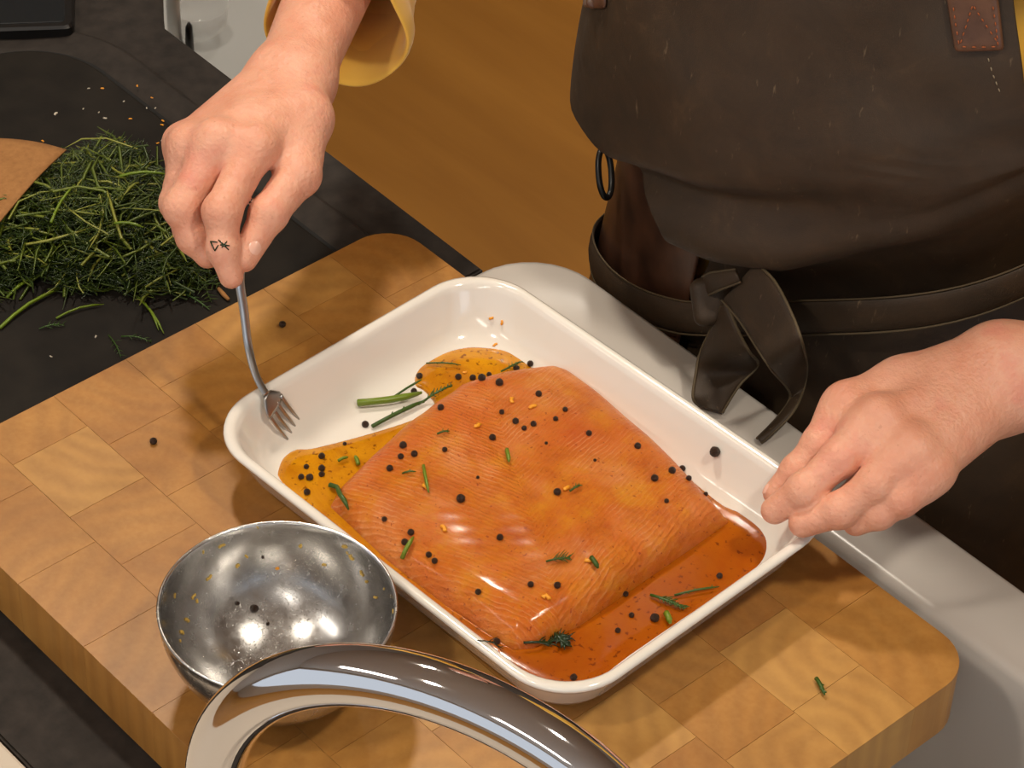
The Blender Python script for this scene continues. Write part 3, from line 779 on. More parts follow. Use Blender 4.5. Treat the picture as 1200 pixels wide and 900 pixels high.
ribbon('bow_tail', [yz(846, 358, .174), yz(832, 388, .170), yz(820, 415, .166), atz(815, 440, -.024), atz(812, 466, -.030), atz(820, 476, -.0375)],
       [yz(852, 356, .174), yz(864, 385, .168), yz(878, 412, .164), atz(888, 428, -.022), atz(866, 452, -.030), atz(846, 484, -.0375)])
ribbon('bow_loop', [yz(812, 338, .182), yz(828, 322, .176), yz(846, 318, .172), yz(862, 316, .172)], [yz(816, 352, .180), yz(832, 345, .172), yz(848, 338, .168), yz(868, 330, .170)])
def knot():
    c = yz(836, 354, .176); f = Field(c - .03, c + .03, .0012)
    up = CU; rt = CR
    f.cone(c - rt * .008 + up * .008, c - rt * .006 - up * .009, .0065, .006, .006); f.cone(c + rt * .001 + up * .010, c + rt * .002 - up * .007, .0065, .006, .006)
    f.cone(c + rt * .006 + up * .011, c + rt * .006 + up * .001, .005, .005, .005)
    V, Q = f.net(); adopt(np_obj('knot', V, Q, M['apron']), apron_o)
knot()
# leather side piece, ring
apv = [Vector(v.co) for v in apron_o.data.vertices]; apf = [tuple(p.vertices) for p in apron_o.data.polygons]
BV = {'apron': BVHTree.FromPolygons(apv, apf)}
def hit(tree, x, y, off=0.0):
    d = Vector(ray(x, y)).normalized(); r = tree.ray_cast(Vector(CC), d)
    if r[0] is None: return None, None
    n = r[1] if r[1].dot(d) < 0 else -r[1]
    return np.array(r[0] + n * off), np.array(n)

def near_apron(x, y, Y, off=.006):
    p = aty(x, y, Y); h_, n_ = hit(BV['apron'], x, y, 0)
    if h_ is None: return p
    d = Vector(ray(x, y)); t = min(depth(p), depth(h_) - off); return atd(x, y, t)
rows = []
for k in range(9):
    q = k / 8; h = .082 - .21 * q
    rows.append([torso_pt(t, h, -.016 + .030 * q + .004 * math.sin(t * 4)) for t in np.linspace(-2.3, -.15, 24)])
for r in rows:
    for p in r:
        if p[2] < ZC + .004: p[1] = max(p[1], SY1 + .003)
lea = sheet('leather_wrap', rows, M['dleather'], apron_o, .003, label='dark glossy leather wrap at the hip')
rc = near_apron(709, 203, .235, .009); ru = (CU * .998 + CR * -.06); rn = CR
pts = [rc + ru * (.0125 * math.sin(k) + .0035 * np.sign(math.sin(k)) * abs(math.sin(k)) ** .5) + (CR * .7 + CF * .7) * .0062 * math.cos(k) for k in np.linspace(0, 2 * math.pi, 40)]
V, F = frame_sweep(pts, .0021, 12, caps=False); rg = mesh_obj('ring', V, F, M['blackp'], apron_o); rg['label'] = 'black metal ring'
# leather strap patch with stitching
def on_apron(x, y, off=.002):
    p, n = hit(BV['apron'], x, y, off)
    if p is not None: return p
    q = BV['apron'].find_nearest(Vector(aty(x, y, .235))); return np.array(q[0]) - CF * off
def patch_pt(u, v):        # u across, v along the strap upwards
    return on_apron(1119 - 9 * v + (58 + 3 * v) * u, 59 - 2 * u - 58 * v, .0028) if v <= 1 else None
base_rows = [[patch_pt(j / 6, i / 6) for j in range(7)] for i in range(7)]
ext = [[p + (base_rows[6][j] - base_rows[3][j]) * .5 * k for j, p in enumerate(base_rows[6])] for k in (1, 2, 3)]
pat = sheet('leather_strap', base_rows + ext, M['leather'], apron_o, .0035, label='brown stitched leather strap end')
def stitches(par, path, step, ln, mat, r=.00045):
    for i in range(len(path) - 1):
        a, b = path[i], path[i + 1]; L_ = np.linalg.norm(b - a); n = max(1, int(L_ / step)); d = (b - a) / max(L_, 1e-9)
        for k in range(n):
            c = a + d * (k + .5) * L_ / n
            V, F = frame_sweep([c - d * ln / 2, c, c + d * ln / 2], [r * .6, r, r * .6], 6); mesh_obj('stitch', V, F, mat, par)
pp = lambda u, v: on_apron(1119 - 9 * v + (58 + 3 * v) * u, 59 - 2 * u - 58 * v, .0050)
stitches(pat, [pp(.12, .98), pp(.12, .5), pp(.12, .14), pp(.5, .12), pp(.88, .12), pp(.88, .5), pp(.88, .98)], .0035, .0020, M['thread'])
stitches(pat, [pp(.14, .18), pp(.34, .6), pp(.5, .98)], .0035, .002, M['thread']); stitches(pat, [pp(.5, .98), pp(.68, .6), pp(.88, .2)], .0035, .002, M['thread'])
stitches(apron_o, [on_apron(1157, 64, .0012), on_apron(1163, 85, .0012), on_apron(1172, 108, .0012)], .0042, .0022, M['pthread'], .0004)
# rivet tab at the bib's other strap
rv = on_apron(700, 2, .003)
V, F = frame_sweep([rv - CF * -.002, rv - CF * .001, rv - CF * .002], [.004, .004, .0025], 18); mesh_obj('rivet', V, F, M['leather'], apron_o)
tabp = [[on_apron(688 + 26 * j / 4, 10 - 8 * i, .0022) for j in range(5)] for i in range(2)]
tabp += [[p + (tabp[1][j] - tabp[0][j]) * k for j, p in enumerate(tabp[1])] for k in (2, 5, 9)]
sheet('leather_strap', tabp, M['leather'], apron_o, .003)
# ---- shirt
def shirt():
    f = Field((-.46, .1, -.24), (.46, .56, .56), .006); X, Y, Z = f.axes()
    q = np.sqrt(((X - TCX) / (TA - .004)) ** 2 + ((Y - TCY) / (TD - .006)) ** 2)
    zz = Z - TK * (X - TCX) * np.clip(1 - Z * 2, 0, 1)
    d = (q - 1) * TD + np.clip(Z - .3, 0, 1) * .28 + .0035 * np.sin(zz * 95 + X * 18) * np.sin(Y * 40 + 1)
    f.D = smax(smax(d + .03 * np.clip((.10 - zz) / .02, 0, 1), Z - .49, .05), -.2 - Z + 0 * d, .01).astype(np.float32)
    for s, e in ((SH_R, EL_R), (SH_L, EL_L)):
        f.cone(s, e, .062, .056, .04)
    f.cone(SH_R + (0, .0, -.01), SH_L + (0, 0, -.01), .06, .06, .05)
    V, Q = f.net(); o = np_obj('shirt', V, Q, M['shirt']); adopt(o, person); o['label'] = 'yellow long-sleeved shirt'
    # loose turned-back cuffs: open tubes around the forearms
    def sleeve(E_, W_, cuff_c, r0, r1, drop):
        ax = cuff_c - E_; L_ = np.linalg.norm(ax); ax = ax / L_
        N = np.array((0, 0, 1.0)); N = N - ax * (N @ ax); N /= np.linalg.norm(N); B = np.cross(ax, N)
        prof = [(-.02, r0), (L_ * .3, r0 * .98), (L_ * .55, r0 * 1.0), (L_ * .75, r1 * .97), (L_ - .022, r1 * 1.02), (L_ - .020, r1 * 1.1), (L_ - .004, r1 * 1.12), (L_, r1 * 1.09), (L_ - .001, r1 * 1.03), (L_ - .02, r1 * .95), (L_ * .5, r0 * .9)]
        rings = []
        for k, (s, r) in enumerate(prof):
            c = E_ + ax * s - np.array((0, 0, drop)) * max(0, s / L_) ** 2
            rings.append([c + (N * math.cos(q) * 1.0 + B * math.sin(q) * .92) * r * (1 + .05 * math.sin(3 * q + s * 40) + .03 * math.sin(5 * q - s * 70)) for q in np.linspace(0, 2 * math.pi, 40, endpoint=False)])
        V, F = loft(rings); c = mesh_obj('sleeve', V, F, M['shirt']); adopt(c, o)
        ss = c.modifiers.new('sub', 'SUBSURF'); ss.levels = 1; ss.render_levels = 1
    WR = atd(345, 92, TP + .083)
    sleeve(EL_R, WR, atd(394, 22, TP + .130), .054, .0445, .006)
    WL = atz(1172, 442, .09)
    sleeve(EL_L, WL, EL_L + (WL - EL_L) * .30, .056, .044, .006)
shirt()
def trousers():
    f = Field((-.36, .16, FZ), (.26, .52, 0.02), .010)
    for s in (-1, 1):
        f.cone((TCX + s * .09, .34, -.12), (TCX + s * .12, .36, -.5), .085, .062, .03); f.cone((TCX + s * .12, .36, -.5), (TCX + s * .14, .38, FZ + .07), .062, .055, .02)
    f.cone((TCX - .09, .33, -.06), (TCX + .09, .33, -.06), .085, .085, .04)
    V, Q = f.net(); adopt(np_obj('trousers', V, Q, M['trousers']), person)
    for s in (-1, 1):
        c = np.array((TCX + s * .14, .33, FZ)); rings = [[(c[0] + x, c[1] + y - .02, FZ + z) for x, y in rrect(.045 - i, .13 - i, .043 - i, 6)] for i, z in ((.002, .0005), (0, .02), (.006, .05), (.02, .075), (.035, .085))]
        V, F = loft(rings, True, True, True); adopt(mesh_obj('shoe', V, F, M['dleather']), person)
trousers()
# fingernails
bt = BVHTree.FromPolygons([Vector(v) for v in np.concatenate(SKIN_V)[:len(SKIN_V[0]) + len(SKIN_V[1])]], [tuple(map(int, q)) for q in np.concatenate(SKIN_Q[:2])])
def nail(x, y, dx, dy, L_=.0055, W_=.0042):
    p, n = hit(bt, x, y, -.0006); p2, _ = hit(bt, x + dx, y + dy, 0)
    if p is None or p2 is None: return
    d = p2 - p; d -= n * (d @ n); d /= np.linalg.norm(d); s = np.cross(n, d)
    rings = [[p + d * L_ * q * math.cos(k) + s * W_ * q * math.sin(k) + n * (.0011 * (1 - q * q) - .0006 * (q * math.sin(k)) ** 2) for k in np.linspace(0, 2 * math.pi, 18, endpoint=False)] for q in (1.0, .8, .5, .15)]
    V, F = loft(rings, True, False, True); adopt(mesh_obj('fingernail', V, F, M['nail']), person)
nail(299, 290, -4, 8)
nail(897, 571, -2, 4, .004, .003)

# ============================================================ FORK in the hand
def fork():
    P = [atd(304, 240, TP + .024), atd(291, 290, TP + .009), atd(281, 322, TP + .004), atz(286, 365, .083), atz(291, 405, .064), atz(300, 440, .0505), atz(312, 462, .041)]
    H = [atz(312, 462, .041), atz(322, 475, .033), atz(332, 489, .024), atz(343, 503, .0135)]
    wd = CF * .72 + CR * .55 + CU * .3
    root = empty('fork', tuple(P[-1])); props(root, 'steel fork held in fingers with tines dipping into dish', 'fork')
    pts = catmull(P, 6); n = len(pts)
    rad = [(.0036 - .0012 * min(1, i / n * 1.2), .0013) for i in range(n)]
    V, F = frame_sweep(pts, rad, 14, flat=wd); adopt(mesh_obj('handle', V, F, M['fork']), root)
    hp = catmull(H, 5); m_ = 6
    V, F = frame_sweep(hp[:m_ + 1], [(.0028 + .0062 * min(1, i / 4), .0012) for i in range(m_ + 1)], 16, flat=wd); adopt(mesh_obj('head', V, F, M['fork']), root)
    N = wd - CF * 0
    for k in range(4):
        o_ = (k - 1.5) * .0048; T = hp[-1] - hp[-3]; T /= np.linalg.norm(T); W = wd - T * (wd @ T); W /= np.linalg.norm(W)
        tp = [p + W * o_ for p in hp[m_ - 1:]]
        V, F = frame_sweep(tp, [(.0014 - .0007 * i / len(tp), .0010) for i in range(len(tp))], 8, flat=wd); adopt(mesh_obj('tine', V, F, M['fork']), root)
fork()

# ============================================================ SMALL THINGS on the food
def tree_of(o):
    mw = o.matrix_basis; return BVHTree.FromPolygons([mw @ v.co for v in o.data.vertices], [tuple(p.vertices) for p in o.data.polygons])
BV['fish'] = tree_of(fish_o); BV['sauce'] = tree_of(sauce_o); BV['dish'] = tree_of(dish_o); BV['bowl'] = tree_of(bowl_o)
def surf(x, y):
    best = None
    for k in ('fish', 'sauce', 'dish', 'bowl'):
        p, n = hit(BV[k], x, y)
        if p is None: continue
        d = depth(p)
        if best is None or d < best[3]: best = (k, p, n, d)
    if best is None: return ('board', atz(x, y, 0), np.array((0, 0, 1.)), 0)
    return best
def pepper_mesh():
    bm = bmesh.new(); bmesh.ops.create_icosphere(bm, subdivisions=2, radius=1)
    for v in bm.verts: v.co *= 1 + .09 * mnoise(v.co * 2.3)
    me = bpy.data.meshes.new('peppercorn'); bm.to_mesh(me); bm.free(); me.materials.append(M['pepper'])
    me.polygons.foreach_set('use_smooth', [True] * len(me.polygons)); return me
PM = pepper_mesh()
PEP = [(492, 442, 5), (485, 460, 5), (537, 443, 5), (565, 445, 6), (554, 444, 5), (573, 440, 4), (585, 450, 6), (631, 463, 5), (517, 479, 5), (428, 499, 5.5), (473, 523, 5.5), (486, 533, 5), (470, 536, 4.5), (457, 550, 5), (521, 528, 4), (577, 514, 5), (588, 484, 4), (604, 495, 5), (614, 503, 4), (625, 498, 4.5), (540, 586, 6.5), (622, 427, 5), (605, 433, 5),
       (377, 536, 5), (359, 548, 4), (377, 550, 5), (363, 561, 5.5), (353, 560, 4.5), (360, 578, 5), (377, 557, 4.5), (404, 521, 3), (662, 481, 4), (651, 492, 4), (690, 509, 4.5), (747, 524, 5), (787, 553, 5.5), (800, 550, 5), (767, 562, 5.5), (806, 562, 4.5), (826, 580, 3.5), (781, 588, 3.5), (653, 578, 5.5), (840, 529, 8),
       (451, 609, 4), (482, 625, 5), (475, 636, 5), (503, 651, 4.5), (510, 658, 4.5), (561, 694, 4.5), (586, 631, 5), (622, 686, 4.5), (653, 687, 5), (767, 726, 6.5), (740, 722, 4), (724, 740, 4), (843, 676, 4.5), (672, 795, 5), (582, 753, 5), (732, 695, 4), (298, 713, 5.5), (278, 707, 3), (314, 731, 2.5), (308, 653, 2), (640, 520, 2.5), (560, 560, 2.5), (697, 540, 2.5)]
LAB = {'fish': ('black peppercorn lying on top of the salmon', 'peppercorns on the salmon'), 'sauce': ('dark peppercorn soaking in the orange marinade', 'peppercorns in the marinade'),
       'dish': ('single peppercorn on bare white wall of the dish', 'peppercorns on the bare dish'), 'bowl': ('dark peppercorn left inside the steel mixing bowl', 'peppercorns left in the steel bowl'), 'board': ('peppercorn lying on the wooden board', 'peppercorns on the board')}
ANCH = {'fish': [(673, 574, 'the tiny dill tuft and orange zest'), (655, 657, 'the feathery dill sprig'), (697, 662, 'the curled dill leaf at its edge'), (480, 645, 'the short green leaf on its side'), (594, 537, 'the upright chive cut'), (520, 510, 'the small hooked dill bit'), (475, 550, 'the dark leaf bit in yellow glaze'), (500, 575, 'the olive leaf strip'), (602, 432, 'the dill bit on its corner'), (510, 466, 'the feathery tip by the chives')],
        'sauce': [(780, 712, 'the floating dill sprig'), (640, 755, 'the dark wet dill clump'), (515, 429, 'the floating dill thread'), (365, 555, 'the fork side of the dish'), (555, 443, 'the dill bit on salmon corner'), (480, 462, 'the broad pale chive')]}
def pep_label(k, x, y, r):
    a = min(ANCH.get(k, []), key=lambda q: (q[0] - x) ** 2 + (q[1] - y) ** 2, default=None)
    if k == 'fish':
        if r > 6: return 'largest peppercorn, on the bare middle of the salmon'
        return 'black peppercorn on salmon near ' + a[2] if (a[0] - x) ** 2 + (a[1] - y) ** 2 < 45 ** 2 else ('small pepper grain on bare salmon away from the herbs' if r < 4 else
            'black peppercorn along the salmon edge that faces the apron' if abs((x - 672) * 187 - (y - 419) * 190) / 266.6 < 42 else
            'black peppercorn low on the salmon side by the steel bowl' if y > x * .77 + 240 else 'black peppercorn on bare salmon away from the herbs')
    if k == 'sauce':
        if r > 6: return 'largest peppercorn, in the deep end of marinade'
        return 'dark peppercorn in marinade near ' + a[2] if (a[0] - x) ** 2 + (a[1] - y) ** 2 < 55 ** 2 else 'dark peppercorn alone in the marinade by the dish wall'
    if k == 'dish' and r < 7: return 'peppercorn on the bare dish floor beside the chives'
    if k == 'bowl': return LAB[k][0] if r < 5 else 'biggest peppercorn left inside the steel mixing bowl'
    return LAB[k][0]
for x, y, r in PEP:
    k, p, n, d = surf(x, y); R_ = r * .00040
    o = bpy.data.objects.new('peppercorn', PM); COL.objects.link(o); o.location = p + n * R_ * .55; o.scale = (R_,) * 3
    o.rotation_euler = (random.random() * 6, random.random() * 6, random.random() * 6)
    props(o, pep_label(k, x, y, r), 'peppercorn', LAB[k][1])
for x, y in ((331, 383), (180, 520)):
    k, p, n, d = surf(x, y); o = bpy.data.objects.new('peppercorn', PM); COL.objects.link(o); o.scale = (.0022,) * 3; o.location = p + n * .0022
    props(o, 'stray peppercorn lying on the wooden chopping board', 'peppercorn', 'stray peppercorns on the board')

def bit(name, x, y, s, mat, label, cat, group, el=2.2, z=None, seed=0, flat=.45):
    rs = random.Random(seed + int(x * 7 + y * 13))
    if z is None: k, p, n, d = surf(x, y)
    else: p, n = atz(x, y, z), np.array((0, 0, 1.)); k = 'flat'
    t = np.cross(n, (rs.uniform(-1, 1), rs.uniform(-1, 1), rs.uniform(-1, 1))); t /= np.linalg.norm(t); b = np.cross(n, t)
    pts = [p + n * s * flat * .8 + t * s * el * (q - .5) * 2 * .5 + b * s * .5 * math.sin(q * 3 + rs.random() * 3) for q in np.linspace(0, 1, 5)]
    V, F = frame_sweep(pts, [(s * .35, s * flat * .5), (s * .6, s * flat), (s * .5, s * flat), (s * .62, s * flat), (s * .25, s * flat * .5)], 7, flat=b)
    return props(mesh_obj(name, V, F, mat), label, cat, group)
for x, y in ((664, 573), (690, 657), (588, 378), (576, 373), (580, 404), (545, 437), (625, 478), (600, 470), (500, 570), (520, 620), (640, 700), (560, 500)):
    k, p, n, d = surf(x, y)
    an = min(ANCH['fish'], key=lambda q: (q[0] - x) ** 2 + (q[1] - y) ** 2)[2]
    bit('zest_bit', x, y, .0022 if k == 'fish' else .0013, M['zest'], {'fish': 'orange zest scrap on the salmon near ' + an, 'sauce': 'orange zest scrap floating in the marinade', 'dish': 'orange zest scrap stuck to the white dish wall'}[k], 'zest', 'zest scraps on the ' + k)
rb = random.Random(3)
BB = [(238, 647), (289, 652), (325, 666), (302, 618), (407, 648), (412, 653), (404, 641), (231, 704), (227, 699), (461, 716), (430, 682), (424, 672), (211, 751), (213, 741), (260, 640), (245, 677), (205, 698), (440, 700), (278, 663), (450, 690), (219, 727), (352, 640), (380, 662)]
def bowl_lab(x, y):
    p = surf(x, y)[1]; c = np.array(bowl_o.location); side = 'the dish' if (p - c) @ np.array((.7, .7, 0)) > 0 else 'bare board'
    lv = 'just under the rim' if p[2] > c[2] - .018 else 'halfway down'
    return 'yellow zest scrap %s inside steel bowl towards %s' % (lv, side)
for i, (x, y) in enumerate(BB):
    bit('zest_bit', x, y, rb.uniform(.0007, .0017), M['zesty'] if i != 2 else M['zest'], bowl_lab(x, y) if i != 2 else 'bright orange scrap stuck inside the steel mixing bowl', 'zest', 'zest scraps in the steel bowl' if i != 2 else None, rb.uniform(1.2, 3), flat=.3)
# crumbs on the dark tray
for i, (x, y, s, c) in enumerate([(66, 134, .0028, 'crumb'), (120, 104, .002, 'zest'), (123, 139, .0022, 'crumb'), (153, 140, .002, 'zest'), (161, 101, .0018, 'zest'), (145, 119, .0014, 'crumb'), (191, 142, .002, 'zest'), (190, 147, .002, 'zest'), (143, 168, .0036, 'zest'), (155, 173, .0048, 'zest'), (104, 104, .0015, 'crumb'), (182, 127, .0014, 'crumb'), (116, 132, .0013, 'crumb'), (185, 168, .0018, 'zest'), (190, 165, .0016, 'crumb'), (50, 166, .002, 'zest'), (172, 127, .0014, 'crumb'), (98, 128, .0014, 'crumb'), (195, 190, .002, 'crumb'), (178, 115, .0016, 'zest'), (112, 395, .0018, 'crumb'), (60, 418, .0016, 'crumb')]):
    bit('zest_bit' if c == 'zest' else 'crumb', x, y, s * .55, M[c], ('orange zest scrap' if c == 'zest' else 'pale crumb') + (' on the dark tray beside the chopping board' if y > 350 else ' on the dark tray edge beside the hand' if x > 168 else ' on the dark tray beside the herb heap' if y > 155 else ' on the bare dark tray by its rounded corner'), 'zest' if c == 'zest' else 'crumb', 'zest scraps on the dark tray' if c == 'zest' else 'crumbs on the dark tray', 2.2, ZI)
# dill sprigs and leaves
def sprig_geo(pts, nrm, r=.0006, leaf=.006, nleaf=12, seed=1, spread=.7):
    rs = random.Random(seed); V, F = frame_sweep(pts, [r] * (len(pts) - 1) + [r * .4], 5); V = [np.array(v) for v in V]; F = list(F)
    for i in range(nleaf):
        q = .25 + .75 * i / nleaf; k = q * (len(pts) - 1); a = int(min(k, len(pts) - 2)); fr = k - a
        p = np.array(pts[a]) * (1 - fr) + np.array(pts[a + 1]) * fr; t = np.array(pts[a + 1]) - np.array(pts[a]); t /= np.linalg.norm(t)
        s = np.cross(nrm, t) * (1 if i % 2 else -1); d = t * rs.uniform(.4, .9) + s * spread * rs.uniform(.6, 1.2) + nrm * rs.uniform(-.05, .3); d /= np.linalg.norm(d); L_ = leaf * rs.uniform(.5, 1.1) * (1.1 - .5 * q)
        lp = [p, p + d * L_ * .5 + nrm * L_ * .08, p + d * L_]
        v, f = frame_sweep(lp, [r * .55, r * .5, r * .2], 4); n0 = len(V); V += [np.array(x) for x in v]; F += [tuple(n0 + j for j in ff) for ff in f]
    return V, F
def sprig(x0, y0, x1, y1, mat, label, group=None, leaf=.005, nl=12, r=.0006, lift=.001, name='dill_sprig', z=None, cat='dill', seed=None, bow=.0):
    pts = []; 
    for q in np.linspace(0, 1, 5):
        x, y = x0 + (x1 - x0) * q + bow * math.sin(q * 3.14) * (y1 - y0), y0 + (y1 - y0) * q - bow * math.sin(q * 3.14) * (x1 - x0)
        if z is None: k, p, n, d = surf(x, y)
        else: p, n = atz(x, y, z), np.array((0, 0, 1.))
        pts.append(p + n * (lift + r + .001 * math.sin(q * 3)))
    V, F = sprig_geo(pts, n, r, leaf, nl, seed if seed is not None else int(x0 + y0))
    return props(mesh_obj(name, V, F, mat), label, cat, group)
sprig(667, 578, 681, 571, M['dill'], 'tiny dill tuft beside orange zest on the salmon', leaf=.003, nl=9)
sprig(640, 660, 668, 656, M['dill'], 'feathery dill sprig on the salmon near its thick end', leaf=.007, nl=16)
sprig(693, 656, 700, 668, M['dill'], 'short curled dill leaf beside orange zest at salmon edge', leaf=.002, nl=3, r=.0014)
sprig(613, 752, 668, 749, M['dilld'], 'dark wet dill clump in the marinade at salmon corner', leaf=.008, nl=26, r=.0008)
sprig(648, 745, 662, 760, M['dilld'], 'dark dill knot lying over the wet dill clump', leaf=.007, nl=22, r=.0016)
sprig(762, 700, 802, 716, M['dill'], 'green dill sprig floating in marinade near dish side', leaf=.006, nl=18, r=.0009)
sprig(790, 700, 842, 690, M['dill'], 'thin dill stalk reaching the dish side in the marinade', leaf=.003, nl=4, r=.0007)
sprig(780, 722, 784, 734, M['chive'], 'yellow-green leaf scrap in marinade under the dill sprig', leaf=.002, nl=2, r=.0018, name='herb_leaf')
sprig(474, 655, 486, 632, M['chive'], 'short green leaf by peppercorns on salmon side', leaf=.002, nl=2, r=.0014, name='herb_leaf')
sprig(386, 572, 412, 598, M['dill'], 'bent green leaf hugging the thin corner of salmon', leaf=.002, nl=2, r=.0015, name='herb_leaf', bow=.15)
sprig(560, 752, 590, 762, M['dilld'], 'thin dark dill thread lying across the dish rim', leaf=.007, nl=6, r=.0004)
sprig(512, 511, 527, 508, M['dill'], 'small hooked dill bit on salmon', leaf=.003, nl=4)
sprig(594, 530, 596, 545, M['chive'], 'short upright chive cut on the middle of salmon', leaf=.001, nl=1, r=.0013, name='chive')
sprig(472, 557, 488, 555, M['dill'], 'small dark green leaf bit in yellow glaze on salmon', leaf=.002, nl=3)
sprig(497, 548, 503, 580, M['chive'], 'olive green leaf strip on the glazed salmon', leaf=.002, nl=4, r=.0010, name='herb_leaf')
sprig(420, 548, 416, 538, M['chive'], 'small leaf folded over the salmon edge', leaf=.002, nl=3, r=.0013, name='herb_leaf')
sprig(396, 543, 408, 539, M['chive'], 'pale leaf tip in marinade beside salmon corner', leaf=.001, nl=1, r=.0009, name='herb_leaf')
sprig(500, 428, 540, 430, M['dill'], 'dill thread floating in marinade lobe beyond the chives', leaf=.003, nl=5, r=.0005)
sprig(588, 438, 612, 426, M['dill'], 'dill bit on the salmon corner beside marinade lobe', leaf=.004, nl=9)
sprig(417, 475, 494, 465, M['chive'], 'broad pale green chive lying on bare dish floor', leaf=.001, nl=1, r=.0022, name='chive', bow=-.06, lift=.001)
sprig(436, 503, 500, 472, M['dill'], 'dark narrow chive beside the broad pale one', leaf=.004, nl=7, r=.0013, name='chive')
sprig(458, 473, 496, 450, M['dill'], 'thin curved stalk above the broad pale chive', leaf=.001, nl=1, r=.0007, name='chive', lift=.004)
sprig(490, 478, 530, 455, M['dill'], 'feathery dill tip between the chives and the salmon', leaf=.005, nl=16, r=.0007, lift=.002)
sprig(956, 798, 966, 818, M['dill'], 'lone dill leaf on the chopping board', leaf=.003, nl=4, r=.0012, z=0)
sprig(252, 284, 268, 292, M['dilld'], 'dark dill scrap stuck to the index finger', leaf=.004, nl=0, r=.0004) if False else None
def finger_scrap():
    V, F = [], []
    for seg in (((247, 283), (252, 294)), ((252, 294), (256, 287)), ((247, 283), (255, 284)), ((256, 281), (268, 293)), ((260, 290), (266, 283)), ((258, 287), (269, 288))):
        pts = [hit(bt, seg[0][0] + (seg[1][0] - seg[0][0]) * q, seg[0][1] + (seg[1][1] - seg[0][1]) * q, .0003)[0] for q in (0, .5, 1)]
        if any(p is None for p in pts): continue
        v, f = frame_sweep(pts, [.0004, .0005, .0003], 5); n0 = len(V); V += v; F += [tuple(n0 + j for j in q) for q in f]
    if V: props(mesh_obj('dill_sprig', V, F, M['dilld']), 'tiny dark dill scrap stuck on the index finger', 'dill')
finger_scrap()

# ============================================================ HEAP OF HERBS
def herb_heap():
    poly = np.array([atz(x, y, ZI)[:2] for x, y in ((-60, 300), (-20, 250), (60, 200), (105, 178), (150, 176), (190, 205), (235, 235), (262, 300), (250, 345), (200, 352), (150, 345), (95, 348), (45, 335), (5, 345), (-50, 395))])
    lo, hi = poly.min(0), poly.max(0); rs = np.random.RandomState(11); V, F, T = [], [], []
    def add(pts, w_, up, tint):
        n0 = len(V)
        for i, p in enumerate(pts):
            t = pts[min(i + 1, len(pts) - 1)] - pts[max(i - 1, 0)]; s = np.cross(t, up); s /= np.linalg.norm(s) + 1e-9
            ww = w_ * (1 if i < len(pts) - 1 else .25); u2 = np.cross(s, t); u2 /= np.linalg.norm(u2) + 1e-9
            V.extend([p - s * ww, p + u2 * ww * .55, p + s * ww]); T.extend([tint] * 3)
        for i in range(len(pts) - 1):
            a = n0 + i * 3; b = a + 3
            F.extend([(a, a + 1, b + 1, b), (a + 1, a + 2, b + 2, b + 1), (a + 2, a, b, b + 2)])
    cnt = 0
    while cnt < 1500:
        c = lo + rs.rand(2) * (hi - lo); d = float(poly_sdf(poly, np.array([c[0]]), np.array([c[1]]))[0])
        if d > -.003: continue
        cnt += 1
        H = .034 * min(1, -d / .045) ** .8
        z = ZI + .001 + H * rs.rand() ** .6; ang = rs.rand() * 6.283; dv = np.array([math.cos(ang), math.sin(ang), rs.uniform(-.25, .25)])
        stalk = rs.rand() < .38
        L_ = rs.uniform(.02, .055) if stalk else rs.uniform(.012, .03)
        p0 = np.array([c[0], c[1], z]) - dv * L_ / 2; bend = np.array([rs.uniform(-1, 1), rs.uniform(-1, 1), rs.uniform(-.3, .5)]) * L_ * .18
        pts = [p0 + dv * L_ * q + bend * math.sin(q * 3.14) for q in (0, .35, .7, 1)]
        for p in pts: p[2] = max(p[2], ZI + .0008)
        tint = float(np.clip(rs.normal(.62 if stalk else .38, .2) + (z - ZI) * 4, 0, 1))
        add(pts, rs.uniform(.0006, .0014) if stalk else .0005, np.array([0, 0, 1.]), tint)
        if not stalk:
            for j in range(9):
                q = .2 + .8 * j / 9; p = p0 + dv * L_ * q + bend * math.sin(q * 3.14); a2 = ang + (.7 + rs.rand() * .4) * (1 if j % 2 else -1)
                l2 = L_ * rs.uniform(.25, .5) * (1.2 - .7 * q); e = np.array([math.cos(a2), math.sin(a2), rs.uniform(-.2, .5)]) * l2
                pp_ = [p, p + e * .55, p + e]
                for g in pp_: g[2] = max(g[2], ZI + .0006)
                add(pp_, .00042, np.array([0, 0, 1.]), float(np.clip(tint + rs.uniform(-.15, .15), 0, 1)))
    o = mesh_obj('chopped_herbs', V, F, M['herbs'])
    at_ = o.data.attributes.new('tint', 'FLOAT', 'POINT'); at_.data.foreach_set('value', np.array(T, np.float32))
    props(o, 'loose heap of chopped green dill and chives on the dark tray', 'herbs', kind='stuff')
herb_heap()
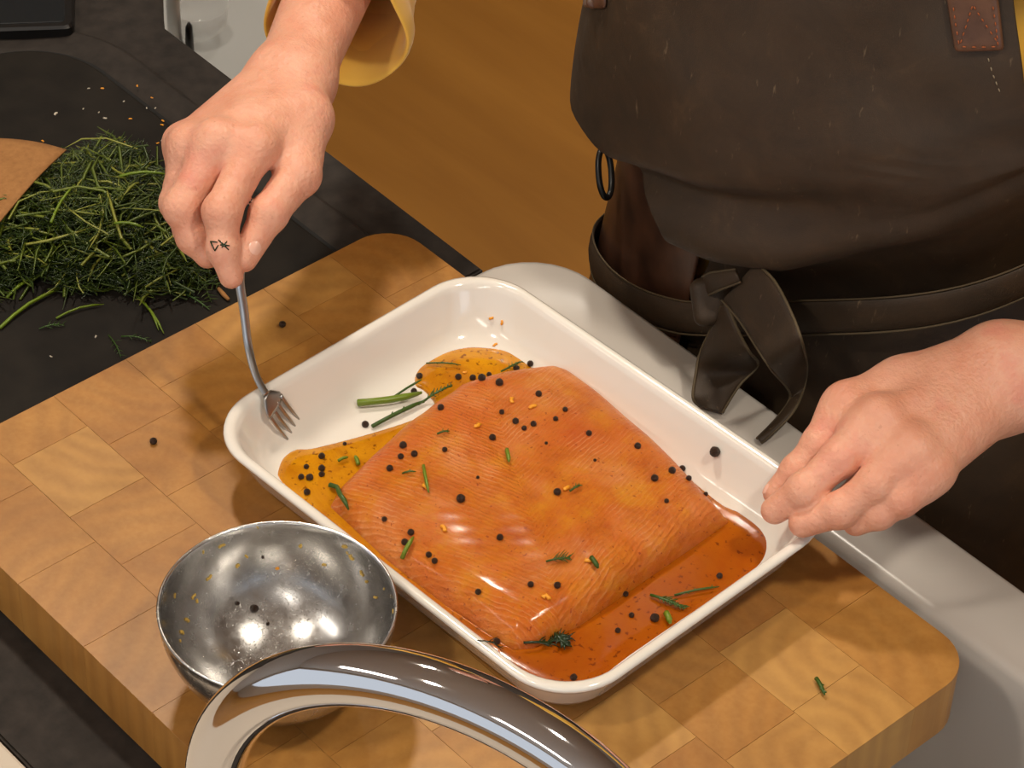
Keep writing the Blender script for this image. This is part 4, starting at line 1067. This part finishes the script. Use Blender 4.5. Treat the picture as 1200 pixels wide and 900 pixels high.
ST = [(0, 386, 72, 340, .0016, 'long pale stalk poking out of the herb heap over bare tray'), (8, 350, 46, 325, .0014, 'yellowish bent stalk at the herb heap edge'), (66, 374, 122, 358, .0010, 'thin stalk lying below the herb heap'), (160, 348, 192, 392, .0011, 'green chive pointing from the heap to the chopping board'), (166, 352, 186, 388, .0009, 'slimmer chive lying alongside the chive pointing at the board'),
      (127, 393, 142, 420, .0005, 'fine dark stalk close to the chopping board edge'), (142, 395, 178, 402, .0006, 'fine dill thread beside the chopping board edge'), (46, 386, 76, 382, .0006, 'short dill thread on bare tray away from heap'), (205, 318, 244, 336, .0009, 'stalk sticking out of herb heap under the hand'), (200, 340, 246, 364, .0007, 'thin stalk below the heap near hand and board'), (140, 208, 196, 206, .0013, 'straight chive lying on the heap towards the hand'), (134, 263, 168, 268, .0013, 'pale chive across the top of the herb heap'), (60, 262, 88, 218, .0014, 'light green chive leaning on the heap beside brown paper')]
for i, (x0, y0, x1, y1, r, lab) in enumerate(ST):
    on = i >= 10
    sprig(x0, y0, x1, y1, M['chive'] if r > .0008 else M['dill'], lab, leaf=.006 if r < .0008 else .001, nl=8 if r < .0008 else 1, r=r * .75, lift=0, name='herb_stalk', z=ZI + (.036 if on else .0006), cat='herb stalk', bow=.05)
# wooden splinter by the hand, brown paper
P0 = [atz(x, y, z) for x, y, z in ((256, 338, ZI + .002), (262, 345, ZI + .002), (268, 351, ZI + .002))]
V, F = frame_sweep(P0, [.0012, .0016, .0011], 8); props(mesh_obj('wood_splinter', V, F, M['paper']), 'short pale splinter on the dark tray below the fingertips', 'splinter')
def paper():
    z = ZI + .034; c = [(78, 175, z), (0, 258, z - .004), (-60, 312, z - .01), (-120, 240, z - .008), (-70, 155, z), (0, 162, z + .001)]
    n = 12; A = atz(78, 175, z); B = atz(-10, 268, z - .002); C_ = atz(-130, 210, z - .004); D_ = atz(-10, 160, z)
    rows = []
    for i in range(n + 1):
        u = i / n; a = A * (1 - u) + B * u; b = D_ * (1 - u) + C_ * u; a = a + (np.array((0, 0, 1)) * .0015 - CR * -.001) * math.sin(u * 3.14)
        rows.append([a * (1 - j / n) + b * (j / n) + np.array((0, 0, .002 * math.sin(u * 4 + j * .3))) for j in range(n + 1)])
    V, F = loft(rows, False); o = mesh_obj('brown_paper', V, F, M['paper'])
    s = o.modifiers.new('s', 'SOLIDIFY'); s.thickness = .0012
    props(o, 'corner of rough brown paper resting on the herb heap', 'paper')
paper()
